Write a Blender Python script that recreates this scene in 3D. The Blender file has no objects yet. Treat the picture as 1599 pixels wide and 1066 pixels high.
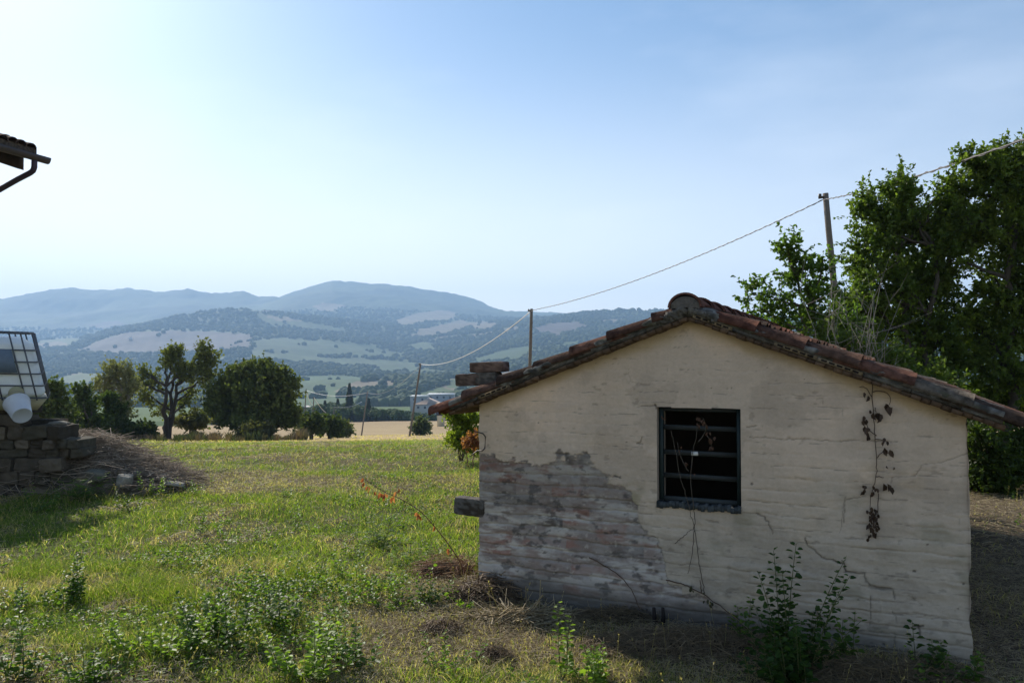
import bpy, math, random
import numpy as np
from mathutils import Vector, Matrix, Euler

S = bpy.context.scene
COL = S.collection
R = math.radians
rs = np.random.RandomState(7)

# ------------------------------------------------------------------ camera
EYE = 1.6
F = 1225.0                      # focal length in photo pixels (1599 wide)
TP = 35.0 / F
PITCH = math.atan(TP)
cam_d = bpy.data.cameras.new('camera')
cam = bpy.data.objects.new('camera', cam_d); COL.objects.link(cam)
cam_d.sensor_width = 36.0
cam_d.lens = 36.0 * F / 1599.0
cam_d.clip_start = 0.05; cam_d.clip_end = 30000
cam.location = (0, 0, EYE)
cam.rotation_euler = (math.pi / 2 + PITCH, 0, 0)
S.camera = cam

# ------------------------------------------------------------------ light
SUN_AZ, SUN_EL = R(-35.0), R(31.7)      # azimuth from +Y, negative = left
w = bpy.data.worlds.new('World'); S.world = w; w.use_nodes = True
nt = w.node_tree; bg = nt.nodes['Background']
sky = nt.nodes.new('ShaderNodeTexSky'); sky.sky_type = 'NISHITA'; sky.sun_disc = False
sky.sun_elevation = SUN_EL; sky.sun_rotation = SUN_AZ
sky.altitude = 200; sky.air_density = 1.3; sky.dust_density = 0.7; sky.ozone_density = 2.6
# thin high cirrus, part of the sky itself
tc = nt.nodes.new('ShaderNodeTexCoord'); mp = nt.nodes.new('ShaderNodeMapping')
mp.inputs['Scale'].default_value = (1.2, 1.2, 4.0)
nz = nt.nodes.new('ShaderNodeTexNoise'); nz.inputs['Scale'].default_value = 2.3
nz.inputs['Detail'].default_value = 7; nz.inputs['Roughness'].default_value = 0.55
rp = nt.nodes.new('ShaderNodeValToRGB')
rp.color_ramp.elements[0].position = 0.47; rp.color_ramp.elements[0].color = (0, 0, 0, 1)
rp.color_ramp.elements[1].position = 0.80; rp.color_ramp.elements[1].color = (0.22, 0.22, 0.22, 1)
mx = nt.nodes.new('ShaderNodeMix'); mx.data_type = 'RGBA'
mx.inputs['B'].default_value = (12.5, 13.2, 14.0, 1)
nt.links.new(tc.outputs['Generated'], mp.inputs['Vector'])
nt.links.new(mp.outputs[0], nz.inputs['Vector'])
nt.links.new(nz.outputs['Fac'], rp.inputs['Fac'])
nt.links.new(rp.outputs['Color'], mx.inputs['Factor'])
tint = nt.nodes.new('ShaderNodeVectorMath'); tint.operation = 'MULTIPLY'; tint.inputs[1].default_value = (1.0, 1.14, 1.25)
nt.links.new(sky.outputs['Color'], tint.inputs[0])
nt.links.new(tint.outputs[0], mx.inputs['A'])
sx = nt.nodes.new('ShaderNodeSeparateXYZ'); nt.links.new(tc.outputs['Generated'], sx.inputs[0])
lowh = nt.nodes.new('ShaderNodeMapRange'); lowh.interpolation_type = 'SMOOTHERSTEP'      # milky summer haze low in the sky
lowh.inputs['From Min'].default_value = -.05; lowh.inputs['From Max'].default_value = .47
lowh.inputs['To Min'].default_value = .72; lowh.inputs['To Max'].default_value = 0.0
nt.links.new(sx.outputs['Z'], lowh.inputs['Value'])
mx2 = nt.nodes.new('ShaderNodeMix'); mx2.data_type = 'RGBA'; mx2.inputs['B'].default_value = (18.5, 17.2, 16.6, 1)
# the milkiness is stronger towards the sun's side of the sky
dt = nt.nodes.new('ShaderNodeVectorMath'); dt.operation = 'DOT_PRODUCT'
dt.inputs[1].default_value = (math.sin(SUN_AZ), math.cos(SUN_AZ), 0.25)
nt.links.new(tc.outputs['Generated'], dt.inputs[0])
fw = nt.nodes.new('ShaderNodeMapRange'); fw.inputs['From Min'].default_value = .15; fw.inputs['From Max'].default_value = 1.0
fw.inputs['To Min'].default_value = .42; fw.inputs['To Max'].default_value = 1.0
nt.links.new(dt.outputs['Value'], fw.inputs['Value'])
ml = nt.nodes.new('ShaderNodeMath'); ml.operation = 'MULTIPLY'
nt.links.new(lowh.outputs[0], ml.inputs[0]); nt.links.new(fw.outputs[0], ml.inputs[1])
nt.links.new(ml.outputs[0], mx2.inputs['Factor']); nt.links.new(mx.outputs['Result'], mx2.inputs['A'])
nt.links.new(mx2.outputs['Result'], bg.inputs['Color'])
bg.inputs['Strength'].default_value = 0.074

sl = bpy.data.lights.new('sun', 'SUN'); sun = bpy.data.objects.new('sun', sl); COL.objects.link(sun)
sl.energy = 5.0; sl.angle = R(0.53); sl.color = (1.0, 0.93, 0.82)
sd = Vector((math.sin(SUN_AZ) * math.cos(SUN_EL), math.cos(SUN_AZ) * math.cos(SUN_EL), math.sin(SUN_EL)))
sun.rotation_euler = sd.to_track_quat('Z', 'Y').to_euler()
sun.location = (-20, 30, 40)

S.view_settings.view_transform = 'Standard'; S.view_settings.look = 'None'
S.view_settings.exposure = 0.45; S.view_settings.gamma = 1.0
S.cycles.max_bounces = 6; S.cycles.diffuse_bounces = 3; S.cycles.glossy_bounces = 2
S.cycles.transmission_bounces = 4; S.cycles.transparent_max_bounces = 6; S.cycles.volume_bounces = 1
S.cycles.use_denoising = True
S.cycles.caustics_reflective = False; S.cycles.caustics_refractive = False

# ------------------------------------------------------------------ helpers
def ray(px, py):
    """direction of a photo pixel as slopes (x/Y, z/Y)"""
    a = (np.asarray(px, float) - 799.5) / F; b = (533.0 - np.asarray(py, float)) / F
    c, s = math.cos(PITCH), math.sin(PITCH)
    y = c - b * s
    return a / y, (s + b * c) / y

def P(px, py, Y):
    u, v = ray(px, py)
    return np.array([u * Y, Y, EYE + v * Y])

def proj(x, y, z):
    c, s = math.cos(PITCH), math.sin(PITCH)
    z = z - EYE
    d = y * c + z * s; h = -y * s + z * c
    return 799.5 + F * x / d, 533.0 - F * h / d

def hsh(ix, iy, seed):
    h = (ix.astype(np.int64) * 374761393 + iy.astype(np.int64) * 668265263 + seed * 974634777) & 0x7fffffff
    h = ((h ^ (h >> 13)) * 1274126177) & 0x7fffffff
    h = h ^ (h >> 16)
    return (h & 0xffff) / 65535.0

def vn(x, y, seed=0):
    x = np.asarray(x, float); y = np.asarray(y, float)
    ix = np.floor(x); iy = np.floor(y); fx = x - ix; fy = y - iy
    fx = fx * fx * (3 - 2 * fx); fy = fy * fy * (3 - 2 * fy)
    a = hsh(ix, iy, seed); b = hsh(ix + 1, iy, seed); c = hsh(ix, iy + 1, seed); d = hsh(ix + 1, iy + 1, seed)
    return (a * (1 - fx) + b * fx) * (1 - fy) + (c * (1 - fx) + d * fx) * fy

def fbm(x, y, seed=0, oct=4, g=0.5):
    t = 0; a = 1; n = 0
    for k in range(oct):
        t = t + a * vn(np.asarray(x) * 2 ** k, np.asarray(y) * 2 ** k, seed + k * 17); n += a; a *= g
    return t / n

def sstep(e0, e1, x):
    t = np.clip((x - e0) / (e1 - e0), 0, 1); return t * t * (3 - 2 * t)

def mix(a, b, t):
    t = np.asarray(t)[..., None]; return np.asarray(a) * (1 - t) + np.asarray(b) * t

def tag(o, label=None, cat=None, group=None, kind=None):
    if label: o['label'] = label
    if cat: o['category'] = cat
    if group: o['group'] = group
    if kind: o['kind'] = kind
    return o

def empty(name, loc, rz=0.0):
    o = bpy.data.objects.new(name, None); COL.objects.link(o)
    o.location = loc; o.rotation_euler = (0, 0, rz); o.empty_display_size = 0.2
    return o

class MB:
    def __init__(s): s.V = []; s.Q = []; s.T = []; s.C = []; s.n = 0
    def add(s, V, Q=None, T=None, C=(1, 1, 1)):
        V = np.asarray(V, float).reshape(-1, 3)
        if Q is not None and len(Q): s.Q.append(np.asarray(Q, np.int64).reshape(-1, 4) + s.n)
        if T is not None and len(T): s.T.append(np.asarray(T, np.int64).reshape(-1, 3) + s.n)
        C = np.asarray(C, float)
        if C.ndim == 1: C = np.tile(C, (len(V), 1))
        s.V.append(V); s.C.append(C); s.n += len(V)
    def box(s, c, size, M=None, C=(1, 1, 1), j=0, r=None):
        x, y, z = [k / 2 for k in size]
        v = np.array([[-x, -y, -z], [x, -y, -z], [x, y, -z], [-x, y, -z], [-x, -y, z], [x, -y, z], [x, y, z], [-x, y, z]])
        if j: v = v + (r or rs).uniform(-j, j, v.shape)
        if M is not None: v = v @ np.asarray(M).T
        s.add(v + np.asarray(c), [[0, 3, 2, 1], [4, 5, 6, 7], [0, 1, 5, 4], [1, 2, 6, 5], [2, 3, 7, 6], [3, 0, 4, 7]], None, C)
    def tube(s, pts, rad, sides=6, C=(1, 1, 1), cap=True):
        pts = np.asarray(pts, float); n = len(pts)
        rad = np.ones(n) * rad if np.isscalar(rad) else np.asarray(rad, float)
        tg = np.gradient(pts, axis=0); tg /= np.linalg.norm(tg, axis=1)[:, None] + 1e-9
        ref = np.array([0, 0, 1.0]) if abs(tg[:, 2]).mean() < 0.8 else np.array([1.0, 0, 0])
        a = np.cross(tg, ref); nm = np.linalg.norm(a, axis=1)
        for k in range(n):                      # keep the frame steady where the path runs along ref
            if nm[k] < .35:
                j_ = min((q for q in range(n) if nm[q] >= .35), key=lambda q: abs(q - k), default=None)
                if j_ is not None:
                    v_ = a[j_] / nm[j_]; a[k] = v_ - tg[k] * (v_ @ tg[k])
        a /= np.linalg.norm(a, axis=1)[:, None] + 1e-9
        b = np.cross(a, tg)
        th = np.arange(sides) * 2 * math.pi / sides
        V = pts[:, None] + rad[:, None, None] * (np.cos(th)[None, :, None] * a[:, None] + np.sin(th)[None, :, None] * b[:, None])
        i = np.arange(n - 1)[:, None] * sides; j = np.arange(sides)[None]; k = (j + 1) % sides
        Q = np.stack([i + j, i + k, i + sides + k, i + sides + j], -1).reshape(-1, 4)
        V = V.reshape(-1, 3)
        T = []
        if cap:
            V = np.vstack([V, pts[0], pts[-1]]); c0, c1 = n * sides, n * sides + 1
            for q in range(sides):
                T.append([c0, (q + 1) % sides, q]); T.append([c1, (n - 1) * sides + q, (n - 1) * sides + (q + 1) % sides])
        if np.ndim(C) == 2: C = np.tile(C[0], (len(V), 1))
        s.add(V, Q, T, C)
    def build(s, name, mat, parent=None, smooth=False, mats=None):
        V = np.vstack(s.V); C = np.vstack(s.C)
        Q = np.vstack(s.Q) if s.Q else np.zeros((0, 4), int); T = np.vstack(s.T) if s.T else np.zeros((0, 3), int)
        me = bpy.data.meshes.new(name)
        me.vertices.add(len(V)); me.vertices.foreach_set('co', V.astype(np.float32).ravel())
        lv = np.concatenate([Q.ravel(), T.ravel()]).astype(np.int32)
        ls = np.concatenate([np.arange(len(Q)) * 4, len(Q) * 4 + np.arange(len(T)) * 3]).astype(np.int32)
        lt = np.concatenate([np.full(len(Q), 4), np.full(len(T), 3)]).astype(np.int32)
        me.loops.add(len(lv)); me.loops.foreach_set('vertex_index', lv)
        me.polygons.add(len(ls)); me.polygons.foreach_set('loop_start', ls); me.polygons.foreach_set('loop_total', lt)
        at = me.color_attributes.new('col', 'FLOAT_COLOR', 'POINT')
        at.data.foreach_set('color', np.hstack([C, np.ones((len(C), 1))]).astype(np.float32).ravel())
        if smooth: me.polygons.foreach_set('use_smooth', np.ones(len(ls), bool))
        me.update(); me.validate()
        me.materials.append(mat)
        o = bpy.data.objects.new(name, me); COL.objects.link(o)
        if parent is not None: o.parent = parent
        return o

def unit(v): return v / (np.linalg.norm(v, axis=-1, keepdims=True) + 1e-9)

def leaves(mb, B, D, N, L, W, C, fold=0.25, droop=0.0):
    """oval leaves: B base, D axis, N face normal, all (n,3)"""
    n = len(B)
    if not n: return
    D = unit(D); Sd = unit(np.cross(D, N)); Nn = np.cross(Sd, D)
    L = np.broadcast_to(L, (n,))[:, None]; W = np.broadcast_to(W, (n,))[:, None]
    up = Nn * W * fold
    v = np.stack([B, B + D * L * .3 + Sd * W * .5 + up, B + D * L * .68 + Sd * W * .42 + up, B + D * L - Nn * L * droop,
                  B + D * L * .68 - Sd * W * .42 + up, B + D * L * .3 - Sd * W * .5 + up], 1).reshape(-1, 3)
    k = np.arange(n)[:, None] * 6
    Q = np.vstack([k + np.array([0, 1, 2, 3]), k + np.array([0, 3, 4, 5])])
    C = np.repeat(np.broadcast_to(C, (n, 3)), 6, axis=0)
    mb.add(v, Q, None, C)

def blades(mb, B, H, W, lean, C, tri=False):
    """grass blades rooted at B"""
    n = len(B)
    if not n: return
    th = rs.uniform(0, 2 * math.pi, n); sd_ = np.stack([np.cos(th), np.sin(th), 0 * th], 1) * W[:, None] * .5
    ph = rs.uniform(0, 2 * math.pi, n); ln = np.stack([np.cos(ph), np.sin(ph), 0 * ph], 1) * (lean * H)[:, None]
    up = np.zeros((n, 3)); up[:, 2] = H
    C = np.broadcast_to(C, (n, 3))
    if tri:
        v = np.stack([B - sd_, B + sd_, B + up * .9 + ln], 1).reshape(-1, 3); k = np.arange(n)[:, None] * 3
        mb.add(v, None, k + np.array([0, 1, 2]), np.repeat(C, 3, 0)); return
    v = np.stack([B - sd_, B + sd_, B + up * .6 + ln * .35 + sd_ * .75, B + up * .6 + ln * .35 - sd_ * .75, B + up * .92 + ln], 1).reshape(-1, 3)
    k = np.arange(n)[:, None] * 5
    mb.add(v, k + np.array([0, 1, 2, 3]), k + np.array([3, 2, 4]), np.repeat(C, 5, 0))

def sticks(mb, A, M, B, r0, r1, C, sides=3):
    """batch of curved thin sticks through A, M, B"""
    n = len(A)
    if not n: return
    r0 = np.broadcast_to(r0, (n,)); r1 = np.broadcast_to(r1, (n,))
    T = unit(B - A); ref = np.where(np.abs(T[:, 2:3]) > .9, np.array([[1., 0, 0]]), np.array([[0, 0, 1.]]))
    a = unit(np.cross(T, ref)); b = np.cross(a, T)
    th = np.arange(sides) * 2 * math.pi / sides
    off = np.cos(th)[None, :, None] * a[:, None] + np.sin(th)[None, :, None] * b[:, None]
    rings = [A[:, None] + off * r0[:, None, None], M[:, None] + off * ((r0 + r1) / 2)[:, None, None], B[:, None] + off * r1[:, None, None]]
    V = np.concatenate(rings, 1).reshape(-1, 3)
    q = []
    for ring in range(2):
        for s_ in range(sides):
            t_ = (s_ + 1) % sides
            q.append([ring * sides + s_, ring * sides + t_, (ring + 1) * sides + t_, (ring + 1) * sides + s_])
    k = np.arange(n)[:, None, None] * 3 * sides
    C = np.repeat(np.broadcast_to(C, (n, 3)), 3 * sides, 0)
    mb.add(V, (k + np.array(q)[None]).reshape(-1, 4), None, C)

# ------------------------------------------------------------------ materials
def mat_new(name):
    m = bpy.data.materials.new(name); m.use_nodes = True
    return m, m.node_tree, m.node_tree.nodes['Principled BSDF']

def mat_attr(name, rough=0.85, bump=0.0, bscale=40, trans=0.0, spec=0.3, var=0.0, vscale=8, tint=(1, 1, 1), metal=0, bdist=0.01):
    m, t, b = mat_new(name); N = t.nodes; Lk = t.links
    a = N.new('ShaderNodeAttribute'); a.attribute_name = 'col'
    col = a.outputs['Color']
    tcn = N.new('ShaderNodeTexCoord')
    if var:
        n1 = N.new('ShaderNodeTexNoise'); n1.inputs['Scale'].default_value = vscale; n1.inputs['Detail'].default_value = 6
        n1.inputs['Roughness'].default_value = .65
        Lk.new(tcn.outputs['Object'], n1.inputs['Vector'])
        mr = N.new('ShaderNodeMapRange'); mr.inputs['From Min'].default_value = .25; mr.inputs['From Max'].default_value = .75
        mr.inputs['To Min'].default_value = 1 - var; mr.inputs['To Max'].default_value = 1 + var
        Lk.new(n1.outputs['Fac'], mr.inputs['Value'])
        vm = N.new('ShaderNodeVectorMath'); vm.operation = 'SCALE'
        Lk.new(col, vm.inputs[0]); Lk.new(mr.outputs[0], vm.inputs['Scale']); col = vm.outputs[0]
    if tint != (1, 1, 1):
        v2 = N.new('ShaderNodeVectorMath'); v2.operation = 'MULTIPLY'; v2.inputs[1].default_value = tint
        Lk.new(col, v2.inputs[0]); col = v2.outputs[0]
    Lk.new(col, b.inputs['Base Color'])
    b.inputs['Roughness'].default_value = rough; b.inputs['Specular IOR Level'].default_value = spec
    b.inputs['Metallic'].default_value = metal
    if bump:
        n2 = N.new('ShaderNodeTexNoise'); n2.inputs['Scale'].default_value = bscale; n2.inputs['Detail'].default_value = 8
        n2.inputs['Roughness'].default_value = .7
        Lk.new(tcn.outputs['Object'], n2.inputs['Vector'])
        bp = N.new('ShaderNodeBump'); bp.inputs['Strength'].default_value = bump; bp.inputs['Distance'].default_value = bdist
        Lk.new(n2.outputs['Fac'], bp.inputs['Height']); Lk.new(bp.outputs[0], b.inputs['Normal'])
    if trans:
        tr = N.new('ShaderNodeBsdfTranslucent'); ms = N.new('ShaderNodeMixShader'); ms.inputs[0].default_value = trans
        v3 = N.new('ShaderNodeVectorMath'); v3.operation = 'MULTIPLY'; v3.inputs[1].default_value = (1.5, 1.75, .7)
        Lk.new(col, v3.inputs[0]); Lk.new(v3.outputs[0], tr.inputs['Color'])
        out = N['Material Output']
        Lk.new(b.outputs[0], ms.inputs[1]); Lk.new(tr.outputs[0], ms.inputs[2]); Lk.new(ms.outputs[0], out.inputs['Surface'])
    return m

M_grass = mat_attr('grass_blades', rough=.55, trans=.55, spec=.35)
M_leaf = mat_attr('leaf', rough=.5, trans=.50, spec=.28)
M_leaf_far = mat_attr('leaf_far', rough=.7, trans=.3, spec=.2)
M_straw = mat_attr('straw', rough=.6, trans=.15, spec=.3)
M_bark = mat_attr('bark', rough=.9, bump=.8, bscale=60, var=.3, vscale=14)
M_wall = mat_attr('limewash_brick', rough=.92, bump=.35, bscale=120, var=.06, vscale=35, spec=.15, bdist=.004)
M_tile = mat_attr('terracotta', rough=.97, bump=1.0, bscale=45, var=.75, vscale=22, spec=.06, bdist=.010)
M_mortar = mat_attr('mortar', rough=.95, bump=1.0, bscale=45, var=.45, vscale=22, spec=.1, bdist=.012)
M_stone = mat_attr('stone', rough=.93, bump=1.0, bscale=22, var=.35, vscale=9, spec=.12, bdist=.02)
M_wood = mat_attr('weathered_wood', rough=.85, bump=.5, bscale=50, var=.25, vscale=10, spec=.15)
M_metal = mat_attr('metal', rough=.5, spec=.4, var=.15, metal=.3)
M_paint = mat_attr('painted', rough=.6, spec=.3, var=.15, vscale=12)
M_plastic = mat_attr('plastic', rough=.45, spec=.4, trans=.12, var=.1, vscale=5)
M_far = mat_attr('far_surface', rough=.9, spec=.1)
M_dirt = mat_attr('soil', rough=.97, bump=1.0, bscale=14, var=.35, vscale=7, spec=.05, bdist=.05)

# ------------------------------------------------------------------ terrain height
NY = np.array([-60, 0, 12, 17, 25, 35, 60, 86, 141, 200, 260, 300, 340, 450, 700.])
NZ = np.array([0, 0, -.04, -.22, -.85, -1.8, -4.15, -6.25, -11.1, -14.2, -17.2, -21, -25, -30, -37.])
def H(x, y):
    x = np.asarray(x, float); y = np.asarray(y, float)
    z = np.interp(y, NY, NZ)
    u = x / np.maximum(y, 5)
    z = z - .022 * np.maximum(0, -u - .12) * np.maximum(0, y - 18) * (y < 400)
    z = z + (fbm(x * .9, y * .9, 3, 3) - .5) * .09 * sstep(200, 10, y) + (fbm(x * .15, y * .15, 5, 2) - .5) * .25 * sstep(12, 40, y)
    return z

def G(px, py):
    """ground point under a photo pixel (near terrain)"""
    u, v = ray(px, py); Y = 2.0
    while Y < 400:
        if EYE + v * Y < H(u * Y, Y): break
        Y *= 1.004
    return np.array([u * Y, Y, float(H(u * Y, Y))])

# far hills: rows of (depth, profile of skyline pixel over photo x)
rowdef = [
 (700, [(-900, 640), (0, 640), (800, 636), (1600, 632), (2500, 632)]),
 (950, [(-900, 626), (0, 626), (300, 622), (500, 621), (640, 616), (760, 612), (830, 606), (1250, 600), (2500, 600)]),
 (1300, [(-900, 606), (0, 606), (200, 603), (380, 600), (500, 592), (640, 590), (740, 588), (830, 574), (1000, 562), (1250, 556), (2500, 556)]),
 (1420, [(-900, 608), (0, 608), (200, 606), (380, 602), (500, 596), (640, 594), (740, 586), (830, 570), (1000, 558), (1250, 552), (2500, 552)]),
 (2000, [(-900, 570), (0, 574), (120, 578), (250, 575), (400, 560), (560, 572), (640, 574), (720, 560), (830, 543), (950, 536), (1250, 530), (2500, 530)]),
 (2500, [(-900, 555), (0, 560), (130, 555), (250, 548), (400, 528), (520, 540), (640, 552), (720, 540), (830, 524), (950, 514), (1250, 510), (2500, 510)]),
 (3000, [(-900, 545), (0, 548), (80, 545), (130, 535), (200, 517), (260, 513), (320, 515), (400, 512), (520, 522), (620, 533), (700, 524), (760, 518), (830, 506), (900, 499), (1250, 500), (2500, 500)]),
 (3350, [(-900, 530), (0, 536), (80, 532), (130, 526), (180, 514), (250, 500), (310, 489), (370, 485), (430, 489), (520, 501), (620, 515), (700, 517), (760, 507), (830, 500), (880, 493), (950, 488), (1040, 487), (1100, 493), (1250, 497), (1600, 488), (2500, 485)]),
 (3800, [(-900, 540), (0, 540), (130, 535), (250, 520), (370, 505), (450, 498), (520, 500), (620, 505), (700, 505), (760, 505), (900, 505), (1250, 510), (2500, 510)]),
 (4400, [(-900, 515), (0, 515), (200, 510), (370, 500), (450, 487), (520, 480), (620, 484), (700, 490), (760, 496), (900, 500), (1250, 510), (2500, 510)]),
 (5000, [(-900, 490), (0, 492), (200, 485), (370, 482), (450, 468), (520, 456), (620, 464), (700, 474), (760, 487), (900, 495), (1250, 506), (2500, 506)]),
 (5600, [(-900, 480), (-300, 478), (0, 466), (40, 459), (80, 452), (112, 449), (150, 453), (195, 450), (250, 456), (290, 450), (330, 457), (380, 454), (400, 462), (435, 463), (455, 456), (485, 446), (520, 437), (560, 441), (640, 448), (700, 456), (740, 466), (780, 484), (830, 486), (900, 489), (1000, 489), (1150, 499), (1300, 505), (2500, 500)]),
 (6200, [(-900, 500), (0, 490), (520, 470), (830, 500), (2500, 515)]),
 (7200, [(-900, 560), (2500, 560)])]
RY = np.array([r[0] for r in rowdef], float)
def Hfar(u, Y):
    px = 799.5 + F * u
    prof = []
    for (yy, pr) in rowdef:
        pr = np.array(pr, float); prof.append((568 - np.interp(px, pr[:, 0], pr[:, 1])) / F)
    prof = np.array(prof)                                   # rows x cols
    lr = np.log(RY); ly = np.log(Y)
    k = np.clip(np.searchsorted(lr, ly) - 1, 0, len(lr) - 2)
    t = (ly - lr[k]) / (lr[k + 1] - lr[k]); t = t * .5 + .5 * t * t * (3 - 2 * t)
    c = np.arange(len(px))
    v = prof[k, c] * (1 - t) + prof[k + 1, c] * t
    X = u * Y
    n = (fbm(X / 420, Y / 420, 11, 5, .55) - .5) * .012 * sstep(900, 2200, Y) * (1 - .75 * sstep(5200, 5600, Y) * sstep(6000, 5700, Y))
    n2 = (fbm(X / 90, Y / 90, 21, 3) - .5) * .0016 * sstep(800, 1500, Y)
    return EYE + (v + n + n2) * Y + (fbm(X / 34, Y / 50, 23, 3) - .5) * 16 * sstep(3900, 4700, Y)

# land use on the far hills: polygons in (photo px, py), colour
def inpoly(px, py, poly):
    ins = np.zeros(px.shape, bool); n = len(poly)
    for i in range(n):
        x0, y0 = poly[i]; x1, y1 = poly[(i + 1) % n]
        c = ((y0 > py) != (y1 > py)) & (px < (x1 - x0) * (py - y0) / (y1 - y0 + 1e-9) + x0)
        ins ^= c
    return ins
TAN = (.165, .13, .08); PALE = (.18, .145, .09); GRN = (.052, .082, .028); GRN2 = (.066, .094, .033); PURP = (.105, .082, .068); VINE = (.06, .10, .035)
fields = [
 (PURP, [(120, 548), (150, 535), (200, 519), (262, 515), (330, 518), (395, 522), (392, 543), (350, 548), (300, 551), (200, 551), (140, 553)]),
 (GRN, [(400, 532), (440, 526), (520, 532), (580, 540), (640, 552), (600, 558), (500, 556), (400, 548)]),
 (GRN2, [(395, 548), (480, 557), (600, 562), (680, 570), (600, 575), (500, 566), (395, 558)]),
 (VINE, [(468, 588), (530, 586), (580, 590), (530, 612), (560, 618), (640, 612), (620, 630), (470, 640), (420, 625)]),
 (TAN, [(524, 611), (560, 596), (600, 590), (636, 600), (628, 610), (590, 612), (560, 614)]),
 (PALE, [(485, 478), (510, 473), (540, 478), (520, 485), (495, 486)]),
 (PALE, [(615, 500), (650, 491), (690, 484), (715, 488), (705, 500), (680, 502), (650, 505), (630, 510)]),
 (TAN, [(648, 516), (672, 510), (720, 500), (740, 506), (725, 514), (700, 522), (655, 523)]),
 (TAN, [(720, 505), (750, 502), (790, 505), (765, 515), (735, 514)]),
 (PURP, [(835, 512), (870, 505), (905, 503), (920, 508), (890, 520), (870, 525), (840, 520)]),
 (TAN, [(925, 500), (960, 498), (990, 500), (960, 505)]),
 (GRN2, [(400, 492), (460, 498), (520, 508), (560, 517), (520, 518), (440, 510), (410, 503)]),
 (PALE, [(412, 494), (450, 495), (470, 500), (430, 500)]),
 (GRN, [(560, 576), (640, 572), (700, 578), (690, 584), (600, 584)]),
 (GRN2, [(88, 590), (130, 582), (200, 586), (230, 600), (150, 604), (90, 606)]),
 (GRN2, [(630, 538), (665, 533), (690, 545), (660, 548)]),
 (GRN2, [(700, 592), (760, 588), (760, 606), (700, 606)]),
 (GRN2, [(640, 618), (690, 604), (720, 612), (700, 632), (650, 634)]),
 (GRN2, [(60, 532), (110, 526), (135, 530), (110, 540), (60, 545)]),
 (TAN, [(50, 538), (100, 534), (110, 541), (70, 546)]),
 (PURP, [(135, 508), (180, 500), (195, 506), (160, 514)]),
]
ncol, nrow = 760, 330
uc = np.linspace(-1.05, 1.05, ncol)
yr = np.exp(np.linspace(math.log(690), math.log(6450), nrow))
UU, YY = np.meshgrid(uc, yr)
ZZ = Hfar(UU.ravel() * 0 + UU.ravel(), YY.ravel()) if False else np.stack([Hfar(uc, np.full(ncol, y)) for y in yr])
PX, PY = proj(UU * YY, YY, ZZ)
def landuse(PX, PY, X, Y):
    wx = PX + (fbm(X / 150, Y / 150, 31, 3) - .5) * 14; wy = PY + (fbm(X / 150, Y / 150, 41, 3) - .5) * 5
    base = mix((.030, .052, .016), (.065, .095, .030), sstep(.35, .65, fbm(X / 260, Y / 260, 51, 4)))
    forest = np.ones(PX.shape, bool)
    # small hedged meadows in the valley side
    m = (fbm(X / 300, Y / 220, 61, 3) > .71) & (Y < 3600) & (Y > 900)
    base[m] = GRN; forest[m] = False
    m = (fbm(X / 350, Y / 260, 71, 3) > .73) & (Y < 3600) & (Y > 1000)
    base[m] = TAN; forest[m] = False
    for c, poly in fields:
        i = inpoly(wx, wy, poly)
        base[i] = np.array(c) * ((.84 + .32 * vn(X[i] / 60, Y[i] / 60, 81)) * (.94 + .12 * (np.sin(X[i] / 7 + Y[i] / 19) > 0)))[:, None]; forest[i] = False
    return base, forest
BC, FOR = landuse(PX, PY, UU * YY, YY)
mb = MB()
i = np.arange(nrow - 1)[:, None] * ncol; j = np.arange(ncol - 1)[None]
Qg = np.stack([i + j, i + j + 1, i + ncol + j + 1, i + ncol + j], -1).reshape(-1, 4)
mb.add(np.stack([UU * YY, YY, ZZ], -1).reshape(-1, 3), Qg, None, BC.reshape(-1, 3))
tag(mb.build('hills', M_far, smooth=True), kind='structure', label='hazy wooded hills with patches of field across the valley')

# near ground sheet
xs = np.concatenate([np.linspace(-130, -40, 30)[:-1], np.linspace(-40, -12, 60)[:-1], np.linspace(-12, 12, 300), np.linspace(12, 40, 60)[1:], np.linspace(40, 130, 30)[1:]])
def ground_strip():
    ys = np.concatenate([np.linspace(-12, 2, 12)[:-1], np.linspace(2, 16, 200), np.exp(np.linspace(math.log(16), math.log(700), 260))[1:]])
    sc = np.maximum(1, ys / 45.0)
    X = xs[None] * np.maximum(1, ys / 90.)[:, None]; Y = np.broadcast_to(ys[:, None], X.shape)
    Z = H(X, Y)
    return X, Y, Z
GX, GY, GZ = ground_strip()

def dry(x, y):
    """0 green .. 1 dry straw, a property of the turf"""
    d = np.maximum(sstep(.485, .64, fbm(x * .55, y * .55, 101, 4, .6)), sstep(.53, .67, fbm(x * 1.9, y * 1.9, 103, 4, .6)) * .85)
    d = np.maximum(d * .85, sstep(20, 36, y) * .97)
    d2 = sstep(1.1, .2, np.abs((x - .9) * .9 + (y - 4.2) * .435 + .0)) * 0
    # beaten straw ground at the foot of the hut
    s_ = (x + .23) * .9 + (y - 5.54) * -.435; t_ = (x + .23) * .435 + (y - 5.54) * .9
    hut = np.maximum(sstep(-1.6, -.6, t_ + .35 * (fbm(x * 1.3, y * 1.3, 107, 3) - .5)) * sstep(.4, .0, t_) * sstep(-.7, .3, s_), sstep(2.8, 3.0, s_) * sstep(-.6, 0, t_) * sstep(14, 9, y) * 1.4)
    return np.clip(np.maximum(np.maximum(d, d2), hut * (.65 + .5 * fbm(x * 1.5, y * 1.5, 9, 3))), 0, 1)

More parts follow.
